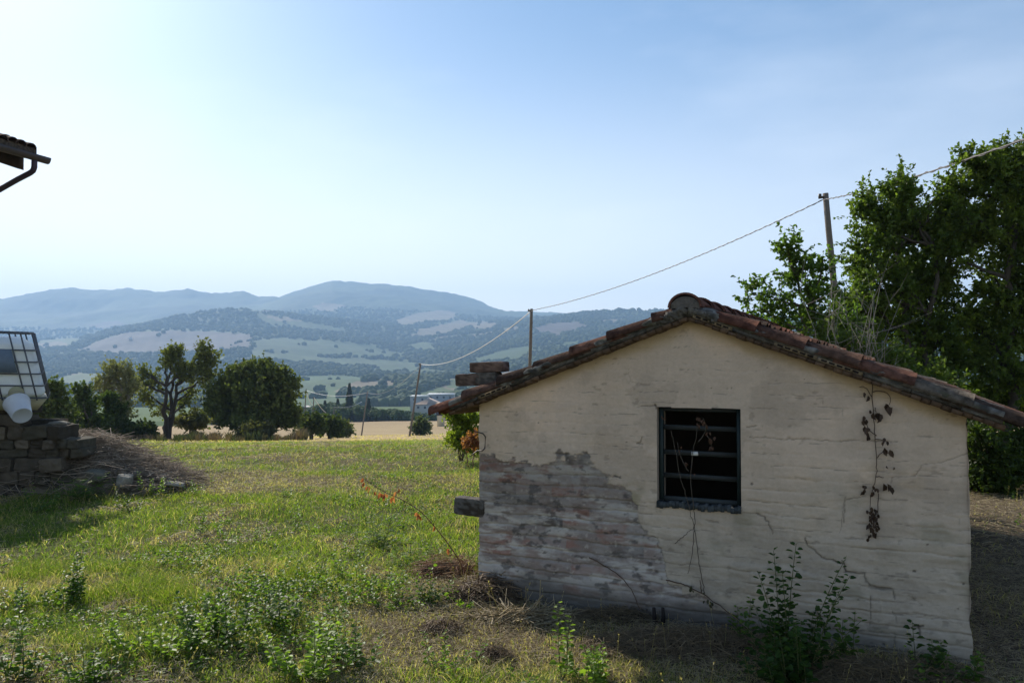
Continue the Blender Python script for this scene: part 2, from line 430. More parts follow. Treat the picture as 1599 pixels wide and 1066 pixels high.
def ground_colour(X, Y):
    n = fbm(X * 2.2, Y * 2.2, 111, 4)
    soil = mix((.10, .075, .045), (.22, .165, .095), n)
    gr = mix((.07, .085, .025), (.14, .16, .05), fbm(X * .8, Y * .8, 121, 4))
    d = dry(X, Y)
    c = mix(gr, soil, np.clip(d * .9 + .1, 0, 1))
    strawy = mix((.40, .29, .15), (.52, .39, .21), n)
    k = sstep(15, 28, Y) * sstep(.35, .6, fbm(X * .12, Y * .25, 131, 3) + .25 * sstep(20, 34, Y)); c = mix(c, strawy, k)
    # ploughed field on the shoulder beyond
    f = sstep(141, 146, Y); fur = .9 + .12 * np.sin(Y * .9 + X * .25)
    tan = mix((.36, .26, .15), (.46, .35, .20), fbm(X / 12, Y / 30, 141, 4)) * fur[..., None]
    c = mix(c, tan, f * sstep(.95, .9, 0 * X + (Y > 275)))
    c = mix(c, np.array((.10, .14, .05)), sstep(262, 268, Y))
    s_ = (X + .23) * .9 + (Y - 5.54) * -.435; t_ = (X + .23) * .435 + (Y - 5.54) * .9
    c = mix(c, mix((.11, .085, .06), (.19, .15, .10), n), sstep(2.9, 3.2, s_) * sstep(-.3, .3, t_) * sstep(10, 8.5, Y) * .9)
    return c
mb = MB(); nr, nc = GX.shape
i = np.arange(nr - 1)[:, None] * nc; j = np.arange(nc - 1)[None]
Qn = np.stack([i + j, i + j + 1, i + nc + j + 1, i + nc + j], -1).reshape(-1, 4)
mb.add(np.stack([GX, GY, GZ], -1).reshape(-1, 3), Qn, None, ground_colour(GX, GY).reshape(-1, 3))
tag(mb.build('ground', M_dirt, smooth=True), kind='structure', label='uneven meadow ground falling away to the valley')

# ------------------------------------------------------------------ far woodland (stuff)
ICO = None
def ico():
    global ICO
    if ICO is None:
        t = (1 + 5 ** .5) / 2
        v = unit(np.array([[-1, t, 0], [1, t, 0], [-1, -t, 0], [1, -t, 0], [0, -1, t], [0, 1, t], [0, -1, -t], [0, 1, -t], [t, 0, -1], [t, 0, 1], [-t, 0, -1], [-t, 0, 1]], float))
        f = np.array([[0, 11, 5], [0, 5, 1], [0, 1, 7], [0, 7, 10], [0, 10, 11], [1, 5, 9], [5, 11, 4], [11, 10, 2], [10, 7, 6], [7, 1, 8], [3, 9, 4], [3, 4, 2], [3, 2, 6], [3, 6, 8], [3, 8, 9], [4, 9, 5], [2, 4, 11], [6, 2, 10], [8, 6, 7], [9, 8, 1]])
        ICO = (v, f)
    return ICO
def blobs(mb, C, Rr, col, squash=.9):
    v, f = ico(); n = len(C)
    V = C[:, None] + v[None] * Rr[:, None, None] * rs.uniform(.75, 1.25, (n, 12, 1)) * np.array([1, 1, squash])
    k = np.arange(n)[:, None, None] * 12
    mb.add(V.reshape(-1, 3), None, (k + f[None]).reshape(-1, 3), np.repeat(np.broadcast_to(col, (n, 3)), 12, 0))
def far_woods():
    mb = MB(); n = 95000
    r = np.random.RandomState(5)
    ci = r.randint(60, ncol - 60, n); ri = r.randint(12, nrow - 14, n)
    X = (UU * YY)[ri, ci]; Y = YY[ri, ci]; Z = ZZ[ri, ci]
    X = X + r.uniform(-.5, .5, n) * Y * .003; Y = Y + r.uniform(-.5, .5, n) * Y * .007
    dens = fbm(X / 160, Y / 160, 91, 3)
    ok = FOR[ri, ci] & (Y < 4500) & (dens > .24 - .14 * sstep(3800, 4500, Y))
    hedge = (~FOR[ri, ci]) & (np.abs(fbm(X / 200, Y / 200, 93, 2) - .5) < .008) & (Y < 3600) & (fbm(X / 40, Y / 40, 94, 2) > .45)
    ok |= hedge
    X, Y, Z = X[ok], Y[ok], Z[ok]
    Rr = r.uniform(3.5, 8.0, len(X)) * (1 + sstep(1800, 3600, Y) * .5) * (1 - .5 * sstep(3800, 4800, Y))
    g = r.uniform(0, 1, len(X)); col = mix((.026, .046, .014), (.048, .076, .022), g)
    blobs(mb, np.stack([X, Y, Z + Rr * .4], 1), Rr, col)
    return mb.build('distant_woodland', M_far)
tag(far_woods(), 'dark woods and hedgerows covering the hazy hillsides', 'woodland', kind='stuff')

def valley_woods():
    """the belt of trees at the near edge of the valley floor"""
    mb = MB(); r = np.random.RandomState(15); n = 900
    px = r.uniform(330, 900, n); Y = r.uniform(285, 420, n)
    top = np.interp(px, [330, 440, 480, 520, 560, 600, 640, 700, 745, 900], [600, 628, 634, 624, 630, 636, 640, 648, 640, 600])
    u = (px - 799.5) / F; X = u * Y; Z = H(X, Y)
    for k in range(n):
        hz = EYE - (top[k] + r.uniform(-2, 10) - 568) / F * Y[k]
        hgt = max(3.5, min(11, hz - Z[k])); rad = min(4.0, hgt * .42)
        m = 26
        d = unit(r.normal(size=(m, 3))); d[:, 2] = np.abs(d[:, 2]) * .9 - .2
        c = np.array([X[k], Y[k], Z[k] + hgt - rad]) + d * rad * r.uniform(.6, 1.0, (m, 1))
        g = r.uniform(0, 1); col = mix((.035, .06, .018), (.09, .12, .035), np.full(m, g) * .7 + r.uniform(0, .3, m))
        blobs(mb, c, r.uniform(.5, 1.1, m) * rad / 3.2, col)
        blobs(mb, np.array([[X[k], Y[k], Z[k] + hgt - rad * 1.2]]), np.array([rad * .8]), np.array([[.03, .05, .015]]))
        mb.tube([[X[k], Y[k], Z[k] - .3], [X[k], Y[k], Z[k] + hgt * .5]], [.25, .15], 5, (.08, .06, .04))
    return mb.build('valley_trees', M_far)
tag(valley_woods(), 'belt of mixed green trees along the valley edge below the ploughed field', 'trees', kind='stuff')

# conifers standing out of the belt
def conifer(px, topy, Y, label):
    u = (px - 799.5) / F; x = u * Y; z0 = float(H(x, Y)); ztop = EYE - (topy - 568) / F * Y; h = ztop - z0
    r = np.random.RandomState(int(px))
    root = empty('conifer', (x, Y, z0)); tag(root, label, 'tree', 'dark conifers in the valley')
    a = MB(); a.tube([[0, 0, -.3], [0, 0, h * .95]], [.3, .04], 6, (.08, .06, .04)); a.build('trunk', M_bark, root)
    b = MB(); n = 1500
    t = r.uniform(.08, 1, n); th = r.uniform(0, 6.28, n); rad = (1 - t) * h * .2 * r.uniform(.3, 1, n) + .1
    B = np.stack([np.cos(th) * rad * .3, np.sin(th) * rad * .3, t * h], 1); D = np.stack([np.cos(th), np.sin(th), -.35 + 0 * th], 1)
    leaves(b, B, D, np.tile([0, 0, 1.], (n, 1)) + r.normal(size=(n, 3)) * .4, rad + .3, .5, mix((.02, .04, .015), (.045, .07, .025), r.uniform(0, 1, n)))
    b.build('crown', M_leaf_far, root)
conifer(546, 598, 300, 'tallest dark conifer rising above the valley tree belt')
conifer(508, 625, 295, 'small conifer in the valley left of the tallest one')
conifer(528, 622, 310, 'slim conifer just beside the tallest dark conifer')
conifer(576, 622, 305, 'conifer right of the tallest one in the valley belt')

# far buildings
def building(px0, px1, ytop, Y, depth, label, wall=(.7, .69, .66), flat=True, roofc=(.5, .5, .5), storeys=3):
    u0, u1 = (px0 - 799.5) / F, (px1 - 799.5) / F; x0, x1 = u0 * Y, u1 * Y; cx = (x0 + x1) / 2; wd = x1 - x0
    z0 = float(H(cx, Y)) - .5 if Y < 690 else None
    zt = EYE - (ytop - 568) / F * Y
    if z0 is None: z0 = zt - 9
    h = zt - z0
    root = empty('valley_building', (cx, Y, z0)); tag(root, label, 'building', 'buildings down in the valley')
    a = MB(); a.box((0, depth / 2, h / 2), (wd, depth, h), C=wall); a.build('wall', M_far, root)
    b = MB()
    if flat: b.box((0, depth / 2, h + .25), (wd + .8, depth + .8, .5), C=roofc)
    else:
        hw = wd / 2 + .5; rz = wd * .22
        b.add([[-hw, -.5, h], [hw, -.5, h], [hw, depth + .5, h], [-hw, depth + .5, h], [0, -.5, h + rz], [0, depth + .5, h + rz]],
              [[0, 4, 5, 3], [1, 2, 5, 4]], [[0, 1, 4], [2, 3, 5]], roofc)
    b.build('roof', M_far, root)
    nst = storeys; nw = max(2, int(wd / 4))
    for s_ in range(nst):
        zc = h - 1.8 - s_ * 3.0
        for q in range(nw):
            xw = -wd / 2 + (q + .5) * wd / nw
            c = MB(); c.box((xw, -.04, zc), (1.3, .12, 1.4), C=(.06, .07, .09)); c.build('window', M_far, root)
building(641, 666, 619, 520, 12, 'grey flat-roofed block in the valley, leftmost behind the leaning pole', wall=(.32, .33, .35), roofc=(.75, .75, .75), storeys=2)
building(668, 708, 616, 540, 14, 'long white-roofed building in the valley beside the hut eave', wall=(.30, .31, .33), roofc=(.8, .8, .8), storeys=2)
building(648, 690, 631, 470, 9, 'low tile-roofed house among the valley trees', wall=(.42, .40, .38), flat=False, roofc=(.40, .32, .27), storeys=1)
building(683, 692, 633, 200, 5, 'small cream building seen just under the hut eave', wall=(.62, .56, .42), flat=True, roofc=(.4, .3, .2), storeys=1)
building(468, 482, 637, 480, 9, 'white house in the valley behind the round dark tree', wall=(.8, .8, .8), flat=False, roofc=(.5, .45, .42), storeys=1)

def hill_house(px, Y, wd, label):
    u = (px - 799.5) / F; z = float(Hfar(np.array([u]), np.array([float(Y)]))[0]); root = empty('hill_farmhouse', (u * Y, Y - 12, z + 2)); tag(root, label, 'house', 'farmhouses on the far hillside')
    a = MB(); a.box((0, 0, .5), (wd, 9, 9), C=(.62, .58, .53)); a.build('wall', M_far, root)
    b = MB(); hw = wd / 2 + .6; b.add([[-hw, -5.2, 5.01], [hw, -5.2, 5.01], [hw, 5.2, 5.01], [-hw, 5.2, 5.01], [-hw, 0, 7.2], [hw, 0, 7.2]], [[0, 1, 5, 4], [3, 4, 5, 2], [0, 3, 2, 1]], [[0, 4, 3], [1, 2, 5]], (.45, .33, .26)); b.build('roof', M_far, root)
hill_house(417, 3300, 26, 'tiny pale farmhouse on the crest of the middle ridge below the far peak')
hill_house(222, 3700, 22, 'tiny white farmhouse on the distant slope above the purple-brown field')
hill_house(206, 2750, 9, 'small pale farmhouse at the lower edge of the purple-brown field')
hill_house(612, 1350, 12, 'small farmhouse beside the tan field low on the facing slope')

# ------------------------------------------------------------------ trees
def rand_dirs(r, n): return unit(r.normal(size=(n, 3)))

def tree(name, label, cat, base, trunk_top, lobes, Y, r, r0=.12, lobe_k=1.0, leafL=.07, nb=1.0, leaf_n=12, twigL=.35, cols=((.05, .09, .02), (.11, .17, .03)),
         barkc=(.10, .085, .065), group=None, mat=None, depthf=.8, multi=1, bare=0.0, parent_off=None, wratio=.6, up=.35):
    """lobes: (px, py, rx_px, ry_px, depth offset, weight)"""
    base = np.asarray(base, float)
    root = empty(name, tuple(base)); tag(root, label, cat, group)
    tm = MB(); cm = MB()
    A_, M_, B_, RR = [], [], [], []
    LB, LD, LN, LL, LC = [], [], [], [], []
    tt = np.asarray(trunk_top, float) - base
    stems = []
    for k in range(multi):
        off = r.normal(size=3) * np.array([1, 1, 0]) * (multi > 1) * .07 * np.linalg.norm(tt)
        n = 8; t = np.linspace(0, 1, n)[:, None]
        wob = r.normal(size=(n, 3)) * np.linalg.norm(tt) * .02 * np.array([1, 1, 0]); wob[0] = 0
        pts = np.array([0, 0, -.1]) + off * (.3 + 1.4 * t) + tt[None] * t + wob
        rad = r0 * (1 - .62 * t[:, 0]) * (1 + .5 * np.exp(-t[:, 0] * 12))
        tm.tube(pts, rad, 9, barkc); stems.append(pts)
    for (lx, ly, rx, ry, dy, wt) in lobes:
        c = P(lx, ly, Y + dy) - base; Rx = rx / F * Y * lobe_k; Rz = ry / F * Y * lobe_k; Ry = (Rx * depthf + .15 * Rz)
        st = stems[r.randint(len(stems))]
        # limb leaves the trunk well below the lobe
        zt = c[2] - Rz * .9 - np.hypot(c[0], c[1]) * .35
        kk = int(np.clip(np.searchsorted(st[:, 2], zt), 1, len(st) - 1)); s0 = st[kk]
        n = 7; t = np.linspace(0, 1, n)[:, None]
        end = c + np.array([0, 0, Rz * .45])
        ctrl = s0 * .45 + end * .55; ctrl[2] = s0[2] * .6 + end[2] * .4
        limb = (1 - t) ** 2 * s0 + 2 * t * (1 - t) * ctrl + t * t * end + r.normal(size=(n, 3)) * .03 * np.linalg.norm(end - s0) * np.sin(t * 3.14)
        rl = r0 * .42 * (1 - .8 * t[:, 0]) + r0 * .03
        tm.tube(limb, rl, 6, barkc)
        ns = max(4, int(nb * wt * 26))
        for q in range(ns):
            a0 = limb[min(n - 1, int(r.uniform(.35, 1) * n))]
            d = rand_dirs(r, 1)[0]; e = c + d * np.array([Rx, Ry, Rz]) * r.uniform(.35, 1.0) ** .6
            vec = e - a0; ln = np.linalg.norm(vec) + 1e-6
            m = (a0 + e) / 2 - np.array([0, 0, .12 * ln])
            sb = np.array([a0, (a0 + m) / 2 + r.normal(size=3) * .02 * ln, m, (m + e) / 2, e])
            A_.append(a0); M_.append(m); B_.append(e); RR.append(r0 * .09)
            if r.uniform() < bare: continue
            nt_ = max(3, int(leaf_n * .7))
            tpos = r.uniform(.30, 1.0, nt_)[:, None]
            tb = (1 - tpos) ** 2 * a0 + 2 * tpos * (1 - tpos) * m + tpos ** 2 * e
            td = unit(unit(vec[None]) * .7 + rand_dirs(r, nt_) * .9 + np.array([0, 0, up]))
            tl = twigL * r.uniform(.4, 1.0, nt_)[:, None]
            te = tb + td * tl; tmid = (tb + te) / 2 - np.array([0, 0, .04]) * tl
            for k in range(nt_):
                A_.append(tb[k]); M_.append(tmid[k]); B_.append(te[k]); RR.append(r0 * .03)
            kl = leaf_n
            f = r.uniform(.12, 1.05, (nt_, kl, 1))
            pb = tb[:, None] * (1 - f) + te[:, None] * f
            ld = unit(td[:, None] * .6 + r.normal(size=(nt_, kl, 3)) * .75 + np.array([0, 0, -.25]))
            nn = unit(r.normal(size=(nt_, kl, 3)) * .9 + np.array([0, -.3, 1.]))
            LB.append(pb.reshape(-1, 3)); LD.append(ld.reshape(-1, 3)); LN.append(nn.reshape(-1, 3))
            tone = np.clip(r.uniform(0, 1) * .55 + r.uniform(0, .25) + r.uniform(0, .45, nt_ * kl) ** 1.5, 0, 1)
            LC.append(mix(cols[0], cols[1], tone))
    A_, M_, B_ = map(np.array, (A_, M_, B_)); RR = np.array(RR)
    sticks(cm, A_, M_, B_, np.maximum(RR, .0012 * Y / 11), np.maximum(RR * .4, .0008 * Y / 11), np.array(barkc) * .9)
    LB, LD, LN, LC = map(np.vstack, (LB, LD, LN, LC))
    L = leafL * r.uniform(.6, 1.2, len(LB))
    leaves(cm, LB, LD, LN, L, L * wratio, LC)
    tm.build('trunk', M_bark, root, smooth=True); cm.build('crown', mat or M_leaf, root)
    return root

R1 = np.random.RandomState(21)
g1 = G(1425, 800)
def gnd(px, Y): 
    u = (px - 799.5) / F; return np.array([u * Y, Y, float(H(u * Y, Y))])
ELM = ((.045, .080, .018), (.175, .225, .040))
tree('elm_tree', 'leafy elm behind the hut roof with a pointed top, right of the near pole', 'tree', gnd(1435, 12.3), P(1410, 380, 12.3),
     [(1408, 295, 16, 30, 0, .5), (1475, 305, 12, 28, 0, .4), (1335, 440, 18, 30, 0, .5), (1325, 520, 26, 34, 0, .8), (1465, 450, 26, 44, .4, .8), (1482, 370, 26, 40, .2, .7), (1400, 330, 32, 36, 0, 1.0), (1356, 312, 16, 24, 0, .4), (1362, 365, 34, 40, 0, .9), (1415, 372, 40, 45, .3, 1.2), (1380, 430, 58, 48, 0, 1.6), (1440, 440, 42, 50, .4, 1.2),
      (1350, 490, 46, 42, -.2, 1.3), (1415, 510, 62, 50, .3, 1.7), (1465, 530, 40, 60, .1, 1.2), (1360, 565, 50, 30, .5, 1.0), (1440, 600, 64, 46, 0, 1.6), (1400, 645, 50, 40, .8, 1.0), (1475, 680, 48, 60, .2, 1.2)],
     12.3, R1, r0=.07, leafL=.060, nb=1.15, lobe_k=1.28, leaf_n=14, twigL=.32, cols=ELM, barkc=(.07, .06, .045), multi=2, group='elms behind the hut')
tree('elm_tree', 'tallest elm at the right edge, reaching up to the overhead cable', 'tree', gnd(1562, 12.0), P(1575, 300, 12.0),
     [(1585, 248, 34, 32, 0, 1.0), (1516, 250, 20, 20, 0, .5), (1545, 285, 36, 34, 0, 1.0), (1590, 310, 34, 44, 0, 1.2), (1625, 280, 36, 60, .2, 1.0), (1488, 300, 14, 24, 0, .35), (1500, 355, 34, 38, 0, 1.1), (1556, 365, 44, 46, .2, 1.5),
      (1605, 400, 44, 56, 0, 1.3), (1478, 410, 24, 34, 0, .6), (1555, 460, 40, 44, .2, 1.2), (1610, 500, 46, 60, 0, 1.4), (1515, 520, 44, 44, .3, 1.2), (1560, 570, 56, 50, 0, 1.6),
      (1520, 640, 44, 44, .5, 1.0), (1600, 660, 40, 60, .2, 1.1), (1650, 450, 50, 150, .2, 1.5)],
     12.0, R1, r0=.085, leafL=.060, nb=1.1, lobe_k=1.28, leaf_n=14, barkc=(.07, .06, .045), twigL=.30, cols=((.045, .080, .018), (.19, .235, .042)), group='elms behind the hut')
tree('elm_tree', 'small leaning elm left of the near pole, above the hut ridge', 'tree', gnd(1300, 9.6), P(1285, 470, 9.6),
     [(1242, 392, 14, 24, 0, .5), (1225, 380, 10, 16, 0, .22), (1256, 425, 26, 26, 0, .8), (1285, 415, 12, 20, 0, .35), (1272, 462, 38, 30, 0, 1.2), (1205, 462, 20, 16, 0, .35), (1172, 462, 18, 14, 0, .3), (1190, 488, 26, 12, 0, .35),
      (1235, 485, 34, 22, 0, .8), (1290, 500, 46, 28, .1, 1.2), (1245, 512, 40, 18, .3, .7), (1325, 520, 34, 36, .3, .9)],
     9.6, R1, r0=.04, leafL=.056, nb=.42, lobe_k=1.15, leaf_n=11, twigL=.26, cols=((.045, .08, .016), (.12, .18, .03)), group='elms behind the hut')
# thicket under the elms
tree('thicket_shrub', 'tangled green shrub rising above the right slope of the hut roof', 'shrub', gnd(1375, 8.9), P(1375, 600, 8.9),
     [(1310, 555, 40, 26, .2, .9), (1370, 575, 46, 26, .2, 1.0), (1430, 600, 46, 28, .2, 1.0), (1470, 630, 40, 34, .3, 1.0), (1290, 540, 26, 20, .2, .4)],
     8.9, R1, r0=.035, leafL=.06, nb=1.2, leaf_n=10, cols=((.06, .085, .02), (.14, .18, .04)), multi=3, barkc=(.2, .17, .13))
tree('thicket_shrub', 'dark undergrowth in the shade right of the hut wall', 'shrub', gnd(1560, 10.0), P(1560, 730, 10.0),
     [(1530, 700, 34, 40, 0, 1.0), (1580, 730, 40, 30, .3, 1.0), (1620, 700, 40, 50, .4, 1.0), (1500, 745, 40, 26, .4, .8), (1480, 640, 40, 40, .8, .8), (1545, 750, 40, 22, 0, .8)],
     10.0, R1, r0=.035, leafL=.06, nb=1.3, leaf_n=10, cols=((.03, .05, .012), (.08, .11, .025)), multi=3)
def twig_bush(name, label, base, top_px, n, Y, h, spread, r, col=(.26, .23, .19), group=None):
    root = empty(name, tuple(base)); tag(root, label, 'shrub', group)
    mb = MB()
    for k in range(n):
        a = r.uniform(0, 6.28); e = np.array([math.cos(a) * spread * r.uniform(.2, 1), math.sin(a) * spread * .6, h * r.uniform(.6, 1)])
        t = np.linspace(0, 1, 6)[:, None]; p = e * t + np.array([0, 0, -.05]) + r.normal(size=(6, 3)) * .03 * h * t
        mb.tube(p, .008 * (1 - .7 * t[:, 0]) * Y / 9, 4, col)
        m = 9; q = r.uniform(.3, 1, m)[:, None]; A = e * q + r.normal(size=(m, 3)) * .02; d = unit(rand_dirs(r, m) + np.array([0, 0, .6])) * h * r.uniform(.06, .2, (m, 1))
        sticks(mb, A, A + d * .5 + r.normal(size=(m, 3)) * .01, A + d, .0035 * Y / 9, .0015 * Y / 9, col)
    mb.build('stems', M_bark, root)
twig_bush('bare_bush', 'bare grey twigs standing in front of the elms at the pole foot', gnd(1330, 8.7), None, 26, 8.7, 2.55, .55, R1)

# mid-distance trees across the meadow
R2 = np.random.RandomState(33)
def gnd2(px, Y): return gnd(px, Y)
MID = dict(mat=M_leaf_far, wratio=.75)
tree('pollard_tree', 'big open tree with splayed limbs standing alone beyond the meadow', 'tree', gnd2(262, 60), P(272, 600, 60),
     [(225, 582, 9, 11, 0, .5), (216, 598, 8, 14, 0, .5), (240, 598, 12, 14, 0, .5), (232, 622, 14, 14, 0, .6), (258, 560, 9, 10, 0, .5), (276, 545, 13, 12, 0, .8), (270, 562, 16, 15, 0, 1.0), (282, 583, 14, 14, 0, .8),
      (300, 575, 12, 14, 0, .6), (318, 545, 12, 14, 0, .8), (331, 562, 12, 18, 0, .9), (312, 573, 14, 14, 0, .8), (322, 588, 16, 7, 0, .6), (250, 640, 16, 12, 1, .5), (290, 632, 18, 14, 1, .5), (300, 612, 12, 12, 1, .4)],
     60, R2, r0=.24, leafL=.20, nb=.72, leaf_n=8, twigL=.9, cols=((.085, .10, .028), (.22, .235, .065)), barkc=(.06, .05, .04), multi=3, **MID)
tree('round_tree', 'broad dark rounded tree beyond the meadow, nearest the pole line', 'tree', gnd2(392, 58), P(392, 610, 58),
     [(350, 610, 26, 24, 0, 1.5), (375, 588, 24, 20, 0, 1.4), (405, 580, 26, 18, 0, 1.5), (432, 590, 24, 20, 0, 1.4), (450, 612, 18, 24, 0, 1.2), (400, 615, 40, 28, -1, 2.6), (360, 642, 32, 24, -.5, 1.8),
      (430, 642, 34, 26, -.5, 2.0), (395, 655, 36, 18, -1.5, 1.6), (455, 650, 16, 18, 0, .8), (338, 628, 14, 22, 0, .7)],
     58, R2, r0=.4, leafL=.23, nb=1.6, leaf_n=9, twigL=.9, cols=((.06, .08, .022), (.17, .19, .055)), depthf=1.0, **MID)
tree('pale_tree', 'thin grey-green tree with fine upright twigs left of the splayed tree', 'tree', gnd2(182, 56), P(182, 610, 56),
     [(182, 582, 22, 17, 0, 1.1), (165, 600, 20, 20, 0, 1.0), (200, 602, 18, 22, 0, .9), (180, 625, 30, 26, 0, 1.3), (190, 655, 22, 20, 0, .8)],
     56, R2, r0=.2, leafL=.17, nb=1.1, leaf_n=8, twigL=1.0, cols=((.13, .14, .06), (.30, .29, .15)), barkc=(.2, .18, .14), multi=3, up=1.0, **MID)
tree('leafy_sapling', 'slim dark green sapling left of the thin grey-green tree', 'tree', gnd2(148, 50), P(142, 630, 50),
     [(128, 615, 12, 12, 0, .7), (135, 632, 18, 14, 0, .9), (128, 650, 22, 20, 0, 1.2), (150, 668, 22, 18, 0, 1.1), (120, 675, 20, 14, 0, .8)],
     50, R2, r0=.1, leafL=.22, nb=1.0, leaf_n=8, twigL=.7, cols=((.04, .065, .018), (.11, .14, .035)), multi=2, group='saplings beyond the meadow', **MID)
tree('leafy_sapling', 'leafy sapling beside the stone wall, with a pale plume top', 'tree', gnd2(92, 46), P(90, 630, 46),
     [(86, 606, 10, 12, 0, .6), (92, 625, 14, 14, 0, .8), (84, 645, 16, 16, 0, .9), (104, 650, 16, 16, 0, .9), (96, 672, 20, 18, 0, 1.1), (60, 640, 26, 24, 0, 1)],
     46, R2, r0=.1, leafL=.2, nb=1.0, leaf_n=8, twigL=.7, cols=((.05, .075, .02), (.13, .16, .04)), multi=2, group='saplings beyond the meadow', **MID)
tree('leafy_sapling', 'narrow upright sapling directly under the thin grey-green tree', 'tree', gnd2(178, 52), P(176, 640, 52),
     [(172, 625, 10, 14, 0, .7), (180, 645, 16, 18, 0, 1.0), (186, 668, 20, 16, 0, 1.0), (165, 660, 14, 18, 0, .8)],
     52, R2, r0=.1, leafL=.2, nb=1.0, leaf_n=8, twigL=.6, cols=((.03, .055, .015), (.09, .12, .03)), multi=2, group='saplings beyond the meadow', **MID)
def hedge_bush(px, py, rx, ry, Y, label, cols=((.035, .055, .016), (.10, .125, .035)), name='round_bush', leafL=.25, group='bushes along the meadow edge', nb=1.0):
    return tree(name, label, 'bush', gnd2(px, Y), P(px, py, Y), [(px, py, rx, ry, 0, 1.4 * nb), (px - rx * .5, py + ry * .4, rx * .6, ry * .6, 0, .8 * nb), (px + rx * .5, py + ry * .4, rx * .6, ry * .6, 0, .8 * nb)],
                Y, R2, r0=.08 * Y / 50, leafL=leafL, nb=.9, leaf_n=8, twigL=.012 * Y, cols=cols, multi=3, group=group, **MID)
hedge_bush(515, 662, 18, 13, 70, 'dark bush just right of the broad rounded tree', nb=1.2)
hedge_bush(487, 660, 14, 14, 66, 'dense bush at the right foot of the broad rounded tree', nb=1.1)
hedge_bush(533, 668, 12, 9, 75, 'pale low bush beside the dark bush at the field edge', cols=((.08, .1, .04), (.17, .18, .08)))
hedge_bush(657, 665, 9, 9, 88, 'small round grey-green bush right of the leaning pole', cols=((.06, .085, .035), (.13, .15, .07)))
hedge_bush(300, 655, 22, 14, 62, 'bush under the right limbs of the splayed tree', cols=((.07, .08, .025), (.17, .16, .06)))
hedge_bush(215, 672, 24, 11, 55, 'low bush at the foot of the splayed tree, towards the saplings')
hedge_bush(400, 672, 26, 8, 52, 'low olive bush in front of the broad rounded tree', cols=((.06, .065, .025), (.14, .13, .06)))
# long dry bank under the trees
def bank():
    mb = MB(); r = np.random.RandomState(44); n = 14000
    px = r.uniform(190, 480, n); Y = r.uniform(50, 60, n); u = (px - 799.5) / F
    B = np.stack([u * Y, Y, H(u * Y, Y)], 1)
    blades(mb, B, r.uniform(.2, .85, n) * (.35 + .9 * vn(px / 9, Y * 0, 4)), np.full(n, .07), r.uniform(.1, .6, n), mix((.07, .095, .03), (.24, .16, .10), sstep(.35, .65, fbm(px / 14, Y * .3, 8, 3)) * .8 + r.uniform(0, .2, n)))
    return mb.build('dry_undergrowth', M_straw)
tag(bank(), 'reddish dry undergrowth along the foot of the mid-distance trees', 'undergrowth', kind='stuff')
# lone bright bush by the hut corner
tree('yellow_bush', 'yellow-green bush glowing in the sun behind the hut left eave', 'bush', gnd(722, 13.5), P(722, 660, 13.5),
     [(715, 655, 18, 20, 0, 1.2), (735, 650, 16, 20, 0, 1.0), (725, 680, 22, 16, 0, 1.2), (745, 672, 18, 22, 0, .9), (703, 645, 12, 12, 0, .5), (715, 690, 22, 12, -.3, .9), (738, 696, 18, 10, -.3, .7)],
     13.5, R2, r0=.014, leafL=.045, nb=.7, leaf_n=11, twigL=.2, cols=((.13, .17, .02), (.30, .33, .05)), multi=5)
tree('withered_bush', 'small withered orange-red bush by the left corner of the hut', 'bush', gnd(735, 12.2), P(735, 690, 12.2),
     [(732, 690, 9, 7, 0, .35), (737, 697, 10, 6, 0, .35), (742, 684, 7, 9, 0, .3)],
     12.2, R2, r0=.012, leafL=.035, nb=1.0, leaf_n=9, twigL=.14, cols=((.22, .08, .04), (.40, .17, .09)), barkc=(.2, .1, .06), multi=2)

# ------------------------------------------------------------------ hut
HC = np.array([-.23, 5.54, 0.0]); HU = np.array([.9004, -.435, 0]); HN = np.array([.435, .9004, 0]); HW = 2.985; HD = 4.2
hut = empty('brick_hut', tuple(HC), math.atan2(-.435, .9004))
tag(hut, 'small limewashed brick hut with a tiled gable roof and barred window', 'hut')
def w2p(s, t, z):
    x = HC[0] + HU[0] * s + HN[0] * t; y = HC[1] + HU[1] * s + HN[1] * t
    return proj(x, y, z)
def p2wall(px, py, t=0.0):
    """photo pixel -> (s, z) on the plane of the gable wall (offset t)"""
    u, v = ray(px, py); cx = HC[0] + HN[0] * t; cy = HC[1] + HN[1] * t
    s = (u * cy - cx) / (HU[0] - u * HU[1]); Y = cy + HU[1] * s
    return s, EYE + v * Y
Z0, APX, SL = 1.312, HW / 2, .372
def roofline(s): return Z0 + SL * (APX - np.abs(s - APX))
WS0, WS1, WZ0, WZ1 = 1.272, 1.790, .735, 1.327

def brick_fields(s, z, seed=0):
    ch = .071; zz = z + .045 * (fbm(s * 2.2, z * 2.2, seed + 1, 4) - .5) + .016 * (fbm(s * 14, z * 9, seed + 2, 2) - .5)
    row = np.floor(zz / ch); fz = zz / ch - row
    bl = .265; off = (row % 2) * .5 + (hsh(row, row * 0, seed + 9) - .5) * .3
    ss = s / bl + off; colm = np.floor(ss); fs = ss - colm
    rnd = hsh(row, colm, seed + 3); rnd2 = hsh(row, colm, seed + 4)
    ez = np.minimum(fz, 1 - fz) * ch; es = np.minimum(fs, 1 - fs) * bl
    e = np.minimum(ez, es + .004 + .012 * hsh(row, colm, seed + 6))
    return row, rnd, rnd2, e, ez, es

